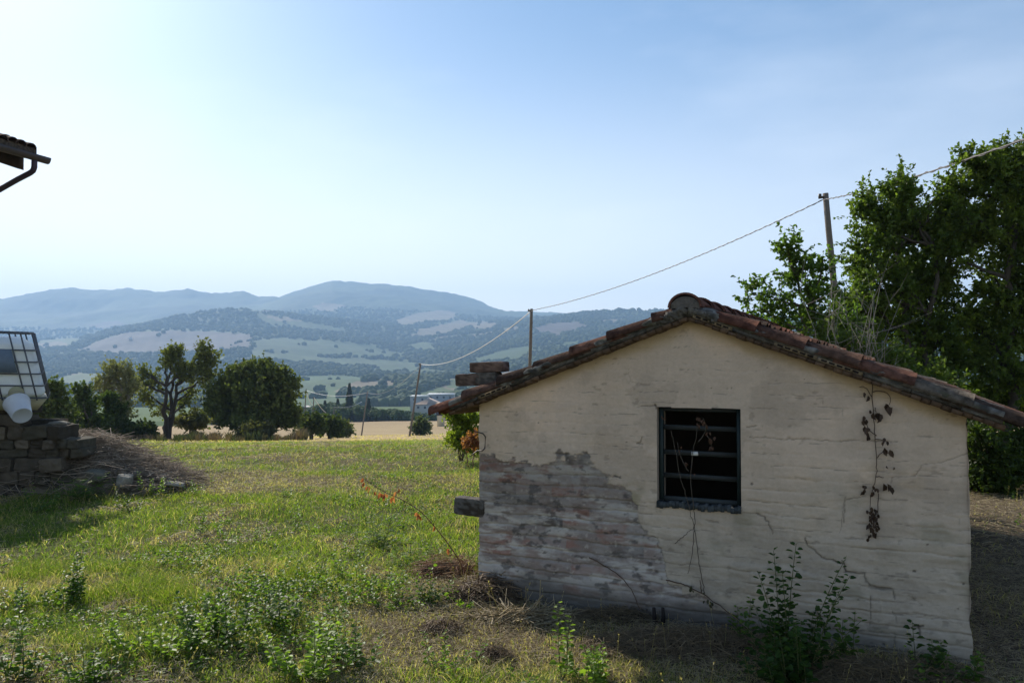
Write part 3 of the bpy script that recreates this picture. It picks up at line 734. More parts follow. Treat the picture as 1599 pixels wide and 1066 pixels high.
cracks = [
 ([(1257, 840), (1262, 853), (1272, 858), (1283, 870), (1305, 876), (1318, 880), (1320, 892), (1350, 895), (1353, 907), (1358, 914)], .004, 1.0),
 ([(1358, 915), (1370, 918), (1392, 920)], .012, .75), ([(1394, 922), (1397, 935)], .003, .9),
 ([(1180, 802), (1192, 806), (1200, 815), (1207, 832)], .0028, .7), ([(1160, 800), (1190, 803)], .002, .5),
 ([(1427, 977), (1442, 977)], .005, .95), ([(1435, 978), (1436, 991)], .008, .95),
 ([(1359, 930), (1360, 975)], .002, .6), ([(1300, 980), (1350, 984), (1395, 989), (1420, 993), (1470, 1000)], .0025, .6),
 ([(1394, 955), (1400, 968)], .004, .7), ([(1398, 992), (1396, 1010)], .003, .7),
 ([(1318, 815), (1320, 780), (1345, 775), (1352, 772)], .002, .6), ([(1320, 775), (1312, 830)], .0015, .4),
 ([(1392, 755), (1392, 745), (1430, 742), (1440, 725), (1470, 722), (1510, 708)], .0018, .5),
 ([(1170, 683), (1200, 683), (1225, 686), (1260, 685), (1300, 688), (1350, 688), (1400, 690)], .002, .55),
 ([(1170, 637), (1215, 638)], .0015, .4), ([(1165, 668), (1180, 664), (1190, 666)], .0018, .6),
 ([(1275, 623), (1285, 622), (1286, 630)], .0015, .35), ([(1000, 634), (1024, 634)], .002, .7), ([(1021, 632), (1024, 638)], .005, .8),
 ([(1002, 683), (1000, 690), (994, 692)], .003, .7), ([(998, 692), (1002, 694)], .004, .6), ([(970, 785), (1010, 790)], .003, .5),
 ([(1105, 814), (1122, 816)], .004, .6), ([(1320, 839), (1348, 841)], .003, .5), ([(1418, 930), (1440, 945)], .002, .5),
 ([(1430, 735), (1480, 735)], .001, .3), ([(1395, 957), (1430, 958), (1460, 962), (1500, 975)], .002, .5),
 ([(1440, 795), (1475, 800)], .0015, .4), ([(980, 577), (985, 595), (1002, 600)], .0015, .3),
]
spots = [(1083, 604, .004), (1142, 606, .005), (1110, 606, .004), (1178, 576, .003), (1256, 592, .004), (1198, 574, .003), (1448, 850, .006), (1428, 892, .010), (1174, 755, .009),
         (840, 660, .005), (978, 690, .004), (1505, 912, .006), (1296, 926, .004), (1310, 927, .004), (930, 567, .004), (1340, 935, .006), (1300, 942, .008), (1380, 1005, .008), (1496, 951, .006)]

def segd(s, z, a, b):
    a = np.array(a); b = np.array(b); d = b - a; L2 = (d ** 2).sum() + 1e-12
    t = np.clip(((s - a[0]) * d[0] + (z - a[1]) * d[1]) / L2, 0, 1)
    return np.hypot(s - a[0] - d[0] * t, z - a[1] - d[1] * t)

def gable():
    ds = .0058
    ns = int(HW / ds); s1 = np.linspace(0, HW, ns)
    zb = -.25
    nz_ = int((Z0 + SL * APX - zb) / ds)
    # rows follow the roofline only at the top: rows run at constant fraction above the eave
    zlow = np.linspace(zb, 1.30, int((1.30 - zb) / ds)); nt_ = 95
    Zr = [np.full(ns, z) for z in zlow]
    for k in range(1, nt_ + 1):
        Zr.append(1.30 + (roofline(s1) + .05 - 1.30) * k / nt_)
    Z = np.stack(Zr); Sg = np.broadcast_to(s1, Z.shape).copy()
    s, z = Sg, Z
    px, py = w2p(s, 0, z)
    row, rnd, rnd2, e, ez, es = brick_fields(s, z)
    # relief: bricks stand 4-6 mm proud, joints washed out by many coats
    prof = sstep(0, .010, e) 
    soft = .35 + .65 * sstep(.30, .60, fbm(s * 1.7, z * 3.1, 201, 3))
    lowness = sstep(1.25, .2, z) 
    vis = sstep(.40, .62, fbm(s * 2.4, z * 7, 203, 3) + .10 * lowness)
    disp = prof * vis * (.0010 + .0060 * soft * (.12 + .88 * lowness)) + (rnd - .5) * .005 * vis * (.3 + .7 * lowness) + (fbm(s * 9, z * 14, 205, 5, .6) - .5) * .009 * (.30 + .70 * lowness)
    disp += (fbm(s * 1.3, z * 1.3, 207, 3) - .5) * .03 + (fbm(s * 5.5 + z * 2, z * 26, 208, 4, .6) - .5) * .011 * (.25 + .75 * lowness) + (fbm(s * 40, z * 55, 209, 3) - .5) * .0035
    # paint colour
    n1 = fbm(s * 2.2, z * 2.2, 211, 4); n2 = fbm(s * 10, z * 22, 213, 4)
    cream = mix((.69, .53, .405), (.60, .47, .36), sstep(.35, .65, n1))
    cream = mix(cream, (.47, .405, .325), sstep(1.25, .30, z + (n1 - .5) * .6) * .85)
    streak = fbm(s * 9, z * 2.1 + 3, 271, 5, .65); cream = cream * (1 - .06 * sstep(.50, .8, streak) * sstep(.1, .6, roofline(s) - z + .3))[..., None]
    blot = fbm(s * 1.1 + 5, z * 1.6, 273, 5, .55); cream = mix(cream, cream * np.array((1.06, 1.03, .98)), sstep(.5, .6, blot)); cream = cream * (1 - .12 * sstep(.53, .60, fbm(s * 3.1, z * 4.3, 275, 5, .6)))[..., None]
    grit = vn(s * 160, z * 160, 277); cream = cream * (.95 + .09 * grit)[..., None]
    cream = cream * (.93 + .14 * n2)[..., None]
    # broken dark joint lines where the wash has cracked
    jl = sstep(.0035, .0005, ez + (fbm(s * 40, z * 40, 216, 2) - .5) * .003) * sstep(.52, .66, fbm(s * 9.0, z * 15, 217, 4, .6) + .10 * lowness)
    cream = mix(cream, (.22, .19, .16), jl * .65)
    jv = sstep(.003, .0005, es) * sstep(.66, .76, fbm(s * 9, z * 9, 218, 2)); cream = mix(cream, (.25, .21, .18), jv * .4)
    moss = sstep(.58, .78, fbm(s * 5, z * 9, 219, 4)) * sstep(1.0, .6, z) * .5; cream = mix(cream, (.24, .22, .15), moss)
    lich = sstep(.30, 0, np.hypot((px - 968) / 120., (py - 778) / 75.)) ; cream = mix(cream, (.25, .22, .11), np.clip(sstep(.42, .68, fbm(s * 16, z * 20, 221, 3)) * sstep(.9, .1, np.hypot((px - 968) / 60., (py - 780) / 45.)), 0, 1) * .8)
    # yellow-brown overhang shade painted into the limewash right under the verge
    under = sstep(.10, .015, roofline(s) - z + (fbm(s * 7, z * 5, 223, 3) - .5) * .08); cream = mix(cream, (.42, .30, .15), under * .7)
    # peeled zone
    bx = np.array([700, 745, 790, 820, 845, 862, 872, 884, 900, 915, 922, 932, 950, 970, 985, 992, 1000, 1006, 1022, 1034, 1042, 1046, 1090, 1125, 1160, 1172, 1600.])
    by = np.array([708, 708, 712, 716, 719, 718, 702, 708, 714, 704, 722, 728, 742, 748, 768, 790, 806, 822, 838, 862, 900, 915, 925, 944, 975, 1100, 1400.])
    yb = np.interp(px, bx, by)
    jag = (fbm(s * 11, z * 24, 231, 4, .6) - .5) * 26 + (hsh(row, np.floor(s / .13), 5) - .5) * 12
    peel = sstep(-5, 9, py - yb + jag * sstep(740, 800, px)) ; peel = np.clip(peel + (fbm(s * 34, z * 44, 281, 4, .6) - .5) * 1.6 * peel * (1 - peel) * 4, 0, 1); peel = sstep(.10, .90, peel)
    # exposed brick, old blue-grey wash and salts
    bc = mix((.19, .165, .155), (.28, .235, .22), rnd)
    red = (rnd2 > .60) * sstep(.36, .52, fbm(s * 5, z * 12, 241, 3)); bc = mix(bc, (.27, .15, .12), red * .75)
    drk = (rnd2 < .10) * sstep(.3, .5, fbm(s * 7, z * 9, 243, 3)); bc = mix(bc, (.09, .085, .085), drk * .8)
    mort = sstep(.014, .003, e + (fbm(s * 30, z * 30, 8, 2) - .5) * .01); bc = mix(bc, (.20, .19, .175), mort * .5)
    wash = fbm(s * 4.2 + z, z * 19, 245, 5, .62)
    salt = np.clip(sstep(.52, .70, wash) + sstep(.6, .05, z) * sstep(.46, .62, wash) * .9, 0, 1) * sstep(.06, .2, z)
    bc = mix(bc, (.47, .46, .44), salt * .9)
    bc = mix(bc, (.34, .33, .325), sstep(.38, .62, fbm(s * 9, z * 20, 279, 5, .65)) * .55)
    run = sstep(.62, .74, fbm(s * 11, z * 3.5, 247, 4)) * sstep(.5, .2, np.abs(z - .6)) * sstep(970, 900, px); bc = mix(bc, (.40, .40, .40), run * .45)
    flake = sstep(.70, .76, fbm(s * 30, z * 34, 249, 3)); bc = mix(bc, (.45, .43, .39), flake * .5)
    creamleft = sstep(.66, .72, fbm(s * 6.0, z * 14.0, 251, 4)) * sstep(900, 1000, px); bc = mix(bc, (.42, .38, .33), creamleft * .7)
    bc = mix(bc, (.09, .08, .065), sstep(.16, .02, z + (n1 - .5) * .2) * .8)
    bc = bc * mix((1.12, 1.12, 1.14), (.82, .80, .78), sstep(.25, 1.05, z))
    bc = bc * np.array((1.07, 1.0, .92))
    lip = peel * (1 - peel) * 4; disp = disp + .004 * sstep(.02, .5, 1 - peel) * sstep(-26, -2, py - yb)
    bc = mix(bc, (.075, .07, .068), sstep(.60, .74, fbm(s * 15, z * 24, 283, 4, .6)) * .7)
    edge = lip
    c = mix(cream, bc, peel); c = mix(c, (.14, .13, .12), edge * sstep(.45, .6, fbm(s * 20, z * 20, 255, 2)) * .7)
    # damp foot of the wall
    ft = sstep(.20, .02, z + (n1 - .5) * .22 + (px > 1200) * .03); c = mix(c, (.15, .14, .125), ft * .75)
    disp = disp - peel * .004 + peel * (prof - .5) * .006 + peel * (fbm(s * 25, z * 25, 257, 3) - .5) * .006
    # small scuffs everywhere
    sc_ = sstep(.72, .80, fbm(s * 14, z * 30, 259, 4)); c = mix(c, c * .6, sc_ * .6); disp -= sc_ * .002
    for pts, wd, st in cracks:
        q = [p2wall(a, b) for a, b in pts]
        jit = (fbm(s * 45, z * 45, 261, 3) - .5) * .014
        d = np.full(s.shape, 9.)
        for a, b in zip(q[:-1], q[1:]): d = np.minimum(d, segd(s + jit, z + jit, a, b))
        k = sstep(wd * .95 + .0030, wd * .30, d) * st * (.65 + .35 * sstep(.35, .6, vn(s * 22, z * 22, 266)))
        c = mix(c, (.085, .075, .065), k * .9); disp -= k * .010
    for a, b, rr in spots:
        q = p2wall(a, b); d = np.hypot((s - q[0]) * .8, z - q[1]) + (fbm(s * 90, z * 90, 263, 2) - .5) * .004
        k = sstep(rr, rr * .4, d); c = mix(c, (.10, .085, .07), k * .85); disp -= k * .005
    # ragged corners
    edg = sstep(.02, 0, s) + sstep(HW - .02, HW, s)
    s_out = s + np.where(s < .001, (fbm(z * 9, z * 0, 265, 3) - .5) * .022, 0) + np.where(s > HW - .001, (fbm(z * 9, z * 0, 267, 3) - .5) * .022, 0)
    V = np.stack([s_out, -disp, z], -1)
    n0, n1_ = Z.shape
    ii = np.arange(n0 - 1)[:, None]; jj = np.arange(n1_ - 1)[None]
    zc = (Z[:-1, :-1] + Z[1:, 1:]) / 2; sc2 = (s1[:-1] + s1[1:])[None] / 2
    wj = 0.006
    inside = (sc2 > WS0) & (sc2 < WS1) & (zc > WZ0 - .012 * fbm(sc2 * 30, zc * 0, 6, 2)) & (zc < WZ1)
    Q = np.stack([ii * n1_ + jj, ii * n1_ + jj + 1, (ii + 1) * n1_ + jj + 1, (ii + 1) * n1_ + jj], -1)[~inside]
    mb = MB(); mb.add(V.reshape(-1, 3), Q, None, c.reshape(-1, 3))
    # window reveals, side and back walls, floor
    cr = (.42, .34, .27); gy = (.16, .15, .14); th = .22
    def quad(p, C): mb.add(p, [[0, 1, 2, 3]], None, C)
    y0, y1 = .004, th
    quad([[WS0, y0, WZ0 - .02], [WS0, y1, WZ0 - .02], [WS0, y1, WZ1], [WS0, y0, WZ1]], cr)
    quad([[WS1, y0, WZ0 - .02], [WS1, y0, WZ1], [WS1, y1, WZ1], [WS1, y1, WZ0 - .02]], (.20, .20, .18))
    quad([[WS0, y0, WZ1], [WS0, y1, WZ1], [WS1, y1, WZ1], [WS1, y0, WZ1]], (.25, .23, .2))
    quad([[WS0, -.003, WZ0 - .01], [WS1, -.003, WZ0 - .01], [WS1, y1, WZ0 - .01], [WS0, y1, WZ0 - .01]], (.17, .19, .20))
    # inner leaf of the gable, around the opening
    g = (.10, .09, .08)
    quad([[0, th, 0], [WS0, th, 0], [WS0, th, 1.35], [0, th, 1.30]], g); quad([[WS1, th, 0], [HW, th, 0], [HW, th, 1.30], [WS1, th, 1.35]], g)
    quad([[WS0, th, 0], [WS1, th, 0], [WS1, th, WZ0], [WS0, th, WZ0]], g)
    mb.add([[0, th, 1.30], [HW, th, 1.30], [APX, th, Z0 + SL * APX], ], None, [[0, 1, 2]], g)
    sidec = (.34, .28, .22)
    mb.add([[.004, .0, -.2], [.004, HD, -.2], [.004, HD, Z0], [.004, 0, Z0]], [[0, 1, 2, 3]], None, sidec)
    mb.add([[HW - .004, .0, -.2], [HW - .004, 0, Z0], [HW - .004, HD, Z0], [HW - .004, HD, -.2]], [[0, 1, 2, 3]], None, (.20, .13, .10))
    mb.add([[0, HD, -.2], [HW, HD, -.2], [HW, HD, Z0], [APX, HD, Z0 + SL * APX], [0, HD, Z0]], [[0, 1, 2, 4]], [[2, 3, 4]], sidec)
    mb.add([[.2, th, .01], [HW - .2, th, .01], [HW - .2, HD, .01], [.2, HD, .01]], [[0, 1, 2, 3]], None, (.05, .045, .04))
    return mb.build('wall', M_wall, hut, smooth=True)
gable()

# window
win = MB()
fc = (.022, .036, .038); fd = .05
for (x0, x1) in ((WS0 + .003, WS0 + .028), (WS1 - .030, WS1 - .003)):
    win.box(((x0 + x1) / 2, fd + .015, (WZ0 + WZ1) / 2), (x1 - x0, .03, WZ1 - WZ0 - .008), C=fc)
win.box(((WS0 + WS1) / 2, fd + .015, WZ1 - .014), (WS1 - WS0 - .062, .028, .022), C=(.03, .035, .035))
win.box(((WS0 + WS1) / 2, fd + .015, WZ0 + .012), (WS1 - WS0 - .062, .028, .03), C=(.04, .05, .052))
wo = win.build('window', M_paint, hut)
for zc in (1.198, 1.040, .893):
    b = MB(); b.box(((WS0 + WS1) / 2, fd + .012, zc), (WS1 - WS0 - .062, .012, .030), Euler((0, R(.3), 0)).to_matrix(), C=(.03, .034, .034)); b.build('bar', M_paint, wo)
b = MB()
for k in range(26):                                  # rough concrete sill, broken lower edge
    s0 = WS0 + k * (WS1 - WS0) / 26; 
    b.box((s0 + .010, .028, WZ0 - .012 - .014 * rs.uniform()), (.0205, .07 + .004 * rs.uniform(), .030 + .012 * rs.uniform()), C=np.array((.075, .085, .09)) * rs.uniform(.7, 1.2))
b.build('sill', M_mortar, wo)

# roof ---------------------------------------------------------------
LEFT_E, RIGHT_E = .20, .16            # deck overhangs
cosr, sinr = math.cos(math.atan(SL)), math.sin(math.atan(SL))
Y0v = -.085                           # verge in front of the wall
def slope_pt(side, d, t, h=0.0):
    """side -1 left, +1 right; d distance down the slope from the ridge; h height normal to slope"""
    s = APX + side * (d * cosr + h * sinr); z = Z0 + SL * APX + .0 - d * sinr + h * cosr
    return np.array([s, t, z])
Dl = (APX + LEFT_E) / cosr; Dr = (APX + RIGHT_E) / cosr
deck = MB(); r = np.random.RandomState(3)
for side, Dm in ((-1, Dl), (1, Dr)):
    # brown underside boards/clay planks, with rough front edge
    n = 34
    for k in range(n):
        d0, d1 = k * Dm / n, (k + 1) * Dm / n - .001; f0 = Y0v + r.uniform(-.008, .012); h0 = r.uniform(-.004, .003); hh = .022 + r.uniform(-.002, .005)
        P8 = [slope_pt(side, d0, f0, h0), slope_pt(side, d1, f0, h0 + r.uniform(-.002, .002)), slope_pt(side, d1, HD + .1, h0), slope_pt(side, d0, HD + .1, h0),
              slope_pt(side, d0, f0, hh), slope_pt(side, d1, f0, hh), slope_pt(side, d1, HD + .1, hh), slope_pt(side, d0, HD + .1, hh)]
        cc = np.array((.12, .075, .045)) * r.uniform(.6, 1.2)
        deck.add(P8, [[0, 3, 2, 1], [4, 5, 6, 7], [0, 1, 5, 4], [1, 2, 6, 5], [2, 3, 7, 6], [3, 0, 4, 7]], None, cc)
deck.build('roof_deck', M_wood, hut)
# hollow clay blocks and mortar along the verge
clay = MB(); mor = MB()
for side, Dm in ((-1, Dl), (1, Dr)):
    d = .02; k = 0
    while d < Dm - .05:
        L = min(.25, Dm - d - .02); f0 = Y0v + .006 + r.uniform(-.006, .006); h0 = .027; h1 = .048
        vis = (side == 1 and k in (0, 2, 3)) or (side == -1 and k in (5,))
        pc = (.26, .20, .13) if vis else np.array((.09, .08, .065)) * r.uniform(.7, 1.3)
        M8 = [slope_pt(side, d, f0, h0), slope_pt(side, d + L, f0, h0), slope_pt(side, d + L, HD + .08, h0), slope_pt(side, d, HD + .08, h0),
              slope_pt(side, d, f0, h1), slope_pt(side, d + L, f0, h1), slope_pt(side, d + L, HD + .08, h1), slope_pt(side, d, HD + .08, h1)]
        clay.add(M8, [[0, 3, 2, 1], [4, 5, 6, 7], [0, 1, 5, 4], [1, 2, 6, 5], [2, 3, 7, 6], [3, 0, 4, 7]], None, pc)
        if vis:
            for q in range(5):
                a = d + .02 + q * (L - .03) / 5; b_ = a + (L - .03) / 5 - .012; f1 = f0 - .002
                clay.add([slope_pt(side, a, f1, .032), slope_pt(side, b_, f1, .032), slope_pt(side, b_, f1, .043), slope_pt(side, a, f1, .043)], [[0, 1, 2, 3]], None, (.025, .02, .018))
        d += L + .004; k += 1
    # lumpy mortar bed
    nn = int(Dm / .011); dd = np.linspace(.0, Dm - .03, nn)
    prof_n = 9; rows = []
    for i_, d_ in enumerate(dd):
        amp = .5 + 1.0 * vn(d_ * 9, side * 3.0, 77); 
        pts = []
        for q in range(prof_n):
            a = q / (prof_n - 1)
            t_ = Y0v + .012 + (a - .0) * .12 - .040 * math.sin(min(1, a * 2.2) * math.pi) * amp + float(vn(d_ * 40, a * 7, 79) - .5) * .014
            h_ = .044 + (.032 + .030 * amp) * math.sin(min(1, a * 1.6) * math.pi / 2) + float(vn(d_ * 33, a * 9, 81) - .5) * .012 - (.05 if a == 0 else 0) * 0
            pts.append(slope_pt(side, d_, t_, h_))
        rows.append(pts)
    V = np.array(rows).reshape(-1, 3); ii = np.arange(nn - 1)[:, None] * prof_n; jj = np.arange(prof_n - 1)[None]
    Q = np.stack([ii + jj, ii + jj + 1, ii + prof_n + jj + 1, ii + prof_n + jj], -1).reshape(-1, 4)
    cn = fbm(np.repeat(dd, prof_n) * 22, np.tile(np.arange(prof_n) * .7, nn), 83, 3)
    cM = mix((.06, .058, .052), (.22, .21, .19), sstep(.35, .68, cn)); cM = mix(cM, (.10, .09, .05), sstep(.6, .7, fbm(np.repeat(dd, prof_n) * 9, np.tile(np.arange(prof_n) * .5, nn), 85, 3)) * .6)
    mor.add(V, Q, None, cM)
clay.build('verge_blocks', M_tile, hut); mor.build('verge_mortar', M_mortar, hut, smooth=True)

def tile_mesh(mb, A, B, upv, ra, rb, th, C, inv=False, segs=10, arc=math.pi):
    """barrel tile from A (upper end) to B (nose); upv normal; ra, rb radii"""
    A = np.asarray(A); B = np.asarray(B); ax = unit(B - A); sd_ = unit(np.cross(ax, upv)); up_ = np.cross(sd_, ax)
    sg = -1 if inv else 1
    V = []; rows = 4
    for i_ in range(rows + 1):
        f = i_ / rows; c = A * (1 - f) + B * f; rr = ra * (1 - f) + rb * f
        for lay in (0, 1):
            q = rr - th * lay
            for k in range(segs + 1):
                th_ = (math.pi - arc) / 2 + arc * k / segs
                V.append(c + sd_ * math.cos(th_) * q + up_ * sg * (math.sin(th_) * q * .86))
    V = np.array(V); w_ = segs + 1; Q = []
    for i_ in range(rows):
        o0 = i_ * 2 * w_; o1 = (i_ + 1) * 2 * w_
        for k in range(segs):
            Q.append([o0 + k, o1 + k, o1 + k + 1, o0 + k + 1]); Q.append([o0 + w_ + k, o0 + w_ + k + 1, o1 + w_ + k + 1, o1 + w_ + k])
        Q.append([o0, o0 + w_, o1 + w_, o1]); Q.append([o0 + segs, o1 + segs, o1 + w_ + segs, o0 + w_ + segs])
    for o in (0, rows * 2 * w_):
        for k in range(segs): Q.append([o + k, o + k + 1, o + w_ + k + 1, o + w_ + k])
    mb.add(V, Q, None, C)

tm_ = MB(); r = np.random.RandomState(12)
upL = {-1: np.array([-sinr, 0, cosr]), 1: np.array([sinr, 0, cosr])}
for side in (-1, 1):
    eave = (APX + (.345 if side < 0 else .255)) / cosr
    rowd = [eave - k * .29 for k in range(8)]
    for ci in range(22):
        t0 = Y0v + .065 + ci * .198
        for k, dn in enumerate(rowd):
            d_n = dn + r.uniform(-.012, .012); d_u = d_n - .43
            if d_u < 0: d_u = 0.02
            if d_n < .14: continue
            tw = r.uniform(-.012, .012); hu, hn = .044 + r.uniform(0, .006), .064 + r.uniform(-.006, .014)
            if k == 0: hn = .050
            c = mix(np.array((.125, .055, .038)), np.array((.055, .042, .032)), r.uniform(0, 1)) * r.uniform(.6, 1.25)
            if r.uniform() < .3: c = np.array((.12, .10, .08))
            A = slope_pt(side, d_u, t0 + tw, hu + .0); B = slope_pt(side, d_n, t0 - tw, hn)
            tile_mesh(tm_, A, B, upL[side], .062, .082, .012, c)
            if ci < 21:
                d2 = d_n + .05 if k else d_n - .02
                A = slope_pt(side, max(.02, d_u), t0 + .099, .125); B = slope_pt(side, d2, t0 + .099, .098)
                tile_mesh(tm_, B, A, upL[side], .070, .088, .013, c * .8, inv=True, segs=6)
tm_.build('roof_tiles', M_tile, hut, smooth=False)
# ridge
rt = MB(); zr = Z0 + SL * APX
for k in range(11):
    a = Y0v - .015 + k * .39
    tile_mesh(rt, np.array([APX - .01, a + .43, zr + .068]), np.array([APX - .012, a, zr + .080]), np.array([0, 0, 1.]), .088, .107, .015, np.array((.13, .06, .044)) * r.uniform(.8, 1.1), segs=14)
rt.build('ridge_tiles', M_tile, hut)
rm = MB()
# mortar plug under the first ridge tile and lumps either side
n = 22
for lay, (rr, yy) in enumerate(((.090, -.015), (.090, .25))):
    pass
V = []; Q = []; T = []
for k in range(n + 1):
    th_ = math.pi * k / n; V.append([APX - .012 + math.cos(th_) * .094, Y0v - .004 + rs.uniform(-.004, .004), zr + .072 + math.sin(th_) * .076])
V.append([APX - .012, Y0v - .014, zr + .08])
for k in range(n): T.append([k + 1, k, n + 1])
rm.add(V, None, T, (.13, .115, .10))
for side in (-1, 1):
    for k in range(16):
        p = slope_pt(side, .0 + k * .011, Y0v + .012 + rs.uniform(-.004, .008), .062 + rs.uniform(-.01, .02))
        rm.box(p, (.05, .035, .03), Euler((rs.uniform(0, 1), rs.uniform(0, 1), rs.uniform(0, 1))).to_matrix(), C=np.array((.13, .12, .105)) * rs.uniform(.7, 1.3))
rm.box((APX, .9, zr + .06), (.14, 1.9, .07), C=(.13, .12, .105))
rm.build('ridge_mortar', M_mortar, hut)

# brick spur sticking out of the left corner
def rock_mesh(size, r, C, sub=2, rough=.12, boxy=.5):
    v, f = ico(); v = v.copy(); f = f.copy()
    for _ in range(sub):
        cache = {}; V = list(map(tuple, v)); nf = []
        def mid(a, b):
            key = (min(a, b), max(a, b))
            if key not in cache:
                m = (np.array(V[a]) + np.array(V[b])) / 2; m /= np.linalg.norm(m); V.append(tuple(m)); cache[key] = len(V) - 1
            return cache[key]
        for a, b, c in f:
            ab, bc, ca = mid(a, b), mid(b, c), mid(c, a); nf += [[a, ab, ca], [b, bc, ab], [c, ca, bc], [ab, bc, ca]]
        v = np.array(V); f = np.array(nf)
    mx_ = np.abs(v).max(1, keepdims=True); v2 = v * (1 - boxy) + v / mx_ * boxy * .8
    for _ in range(6):
        d = rand_dirs(r, 1)[0]; k = r.uniform(.55, .8); s_ = v2 @ d; v2 = v2 - np.maximum(0, s_ - k)[:, None] * d * .8
    o = r.uniform(0, 50)
    nn = fbm(v2[:, 0] * 2 + o, v2[:, 1] * 2 + v2[:, 2] * 1.7 + o, 7, 4) - .5
    v2 = v2 * (1 + nn * rough * 2)[:, None] * np.array(size) * .6
    return v2, f
def brick_mesh(size, r, n=9, chip=.035):
    g = np.linspace(-1, 1, n); V = []; Q = []
    for ax in range(3):
        for sg in (-1, 1):
            A, B = np.meshgrid(g, g); p = np.zeros((n, n, 3)); p[..., ax] = sg; p[..., (ax + 1) % 3] = A; p[..., (ax + 2) % 3] = B * sg
            o = len(V) * n * n; V.append(p.reshape(-1, 3)); i_ = np.arange(n - 1)[:, None] * n; j_ = np.arange(n - 1)[None]
            Q.append((np.stack([i_ + j_, i_ + j_ + 1, i_ + n + j_ + 1, i_ + n + j_], -1) + o).reshape(-1, 4))
    V = np.vstack(V); o = r.uniform(0, 40)
    k = np.sort(np.abs(V), axis=1); cor = sstep(.7, 1.0, k[:, 1]) * .10 + sstep(.7, 1, k[:, 0]) * .10
    nn = fbm(V[:, 0] * 2.3 + o + V[:, 2] * 1.7, V[:, 1] * 2.3 + V[:, 2] * 2.1, 3, 3) - .5
    V = V * (1 - cor * (.5 + nn))[:, None] + unit(V) * (nn * chip * 2)[:, None]
    return V * np.asarray(size) * .5, np.vstack(Q)
b = MB(); v, f = brick_mesh((.235, .11, .122), np.random.RandomState(4), 12, .07)
if 0: v, f = rock_mesh((.17, .10, .078), np.random.RandomState(4), None, 3, .10, .8)
sp = p2wall(733, 791); b.add(v @ np.array(Euler((0, R(3), R(6))).to_matrix()).T + np.array([sp[0], .03, sp[1]]), f, None, mix((.055, .045, .035), (.13, .12, .11), sstep(.4, .65, fbm(v[:, 0] * 40, v[:, 2] * 60, 3, 3) + (v[:, 2] > .03) * .2)))
b.build('protruding_brick', M_stone, hut)
# bent iron staple on the left corner
b = MB(); pts = [p2wall(a, c, -.05) for a, c in [(738, 673), (752, 677), (756, 682), (755, 700), (751, 704), (743, 704), (737, 709), (732, 713)]]
b.tube([[q[0], -.03, q[1]] for q in pts], .0045, 6, (.06, .05, .045))
b.build('iron_hook', M_metal, hut)
b = MB(); pts = [p2wall(a, c, -.05) for a, c in [(732, 711), (732, 740), (732, 775)]]
b.tube([[q[0], -.03, q[1]] for q in pts], .0014, 4, (.12, .09, .06)); b.build('hanging_wire', M_metal, hut)

# loose bricks on the eave
def loose(name, label, cat, px0, px1, py0, py1, t, seed, C, depth=.12, rot=0, group=None):
    c0 = p2wall(px0, (py0 + py1) / 2, t); c1 = p2wall(px1, (py0 + py1) / 2, t); zt = p2wall((px0 + px1) / 2, py0, t)[1]; zb = p2wall((px0 + px1) / 2, py1, t)[1]
    s = (c0[0] + c1[0]) / 2; wd = c1[0] - c0[0]; hz = zt - zb
    loc = HC + HU * s + HN * t; root = MB()
    v, f = brick_mesh((wd, depth, hz), np.random.RandomState(seed), 10, .06)
    root.add(v, f, None, mix(C, np.array(C) * .55, sstep(.4, .6, fbm(v[:, 0] * 40, v[:, 2] * 60 + v[:, 1] * 30, seed, 3))))
    o = root.build(name, M_stone); o.location = (loc[0], loc[1], (zt + zb) / 2); o.rotation_euler = (0, R(rot), math.atan2(-.435, .9004))
    tag(o, label, cat, group)
BR = (.20, .13, .10)
loose('loose_brick', 'topmost old brick of the little stack on the hut left eave', 'brick', 738, 791, 565, 581, .10, 5, BR, rot=-2, group='bricks stacked on the eave')
loose('loose_brick', 'lower-left brick of the stack on the hut left eave, jutting outwards', 'brick', 716, 758, 583, 602, .10, 6, (.17, .12, .095), rot=-3, group='bricks stacked on the eave')
loose('loose_brick', 'stubby brick wedged under the topmost brick on the eave', 'brick', 746, 780, 581, 600, .10, 8, (.15, .13, .11), rot=-2, group='bricks stacked on the eave')

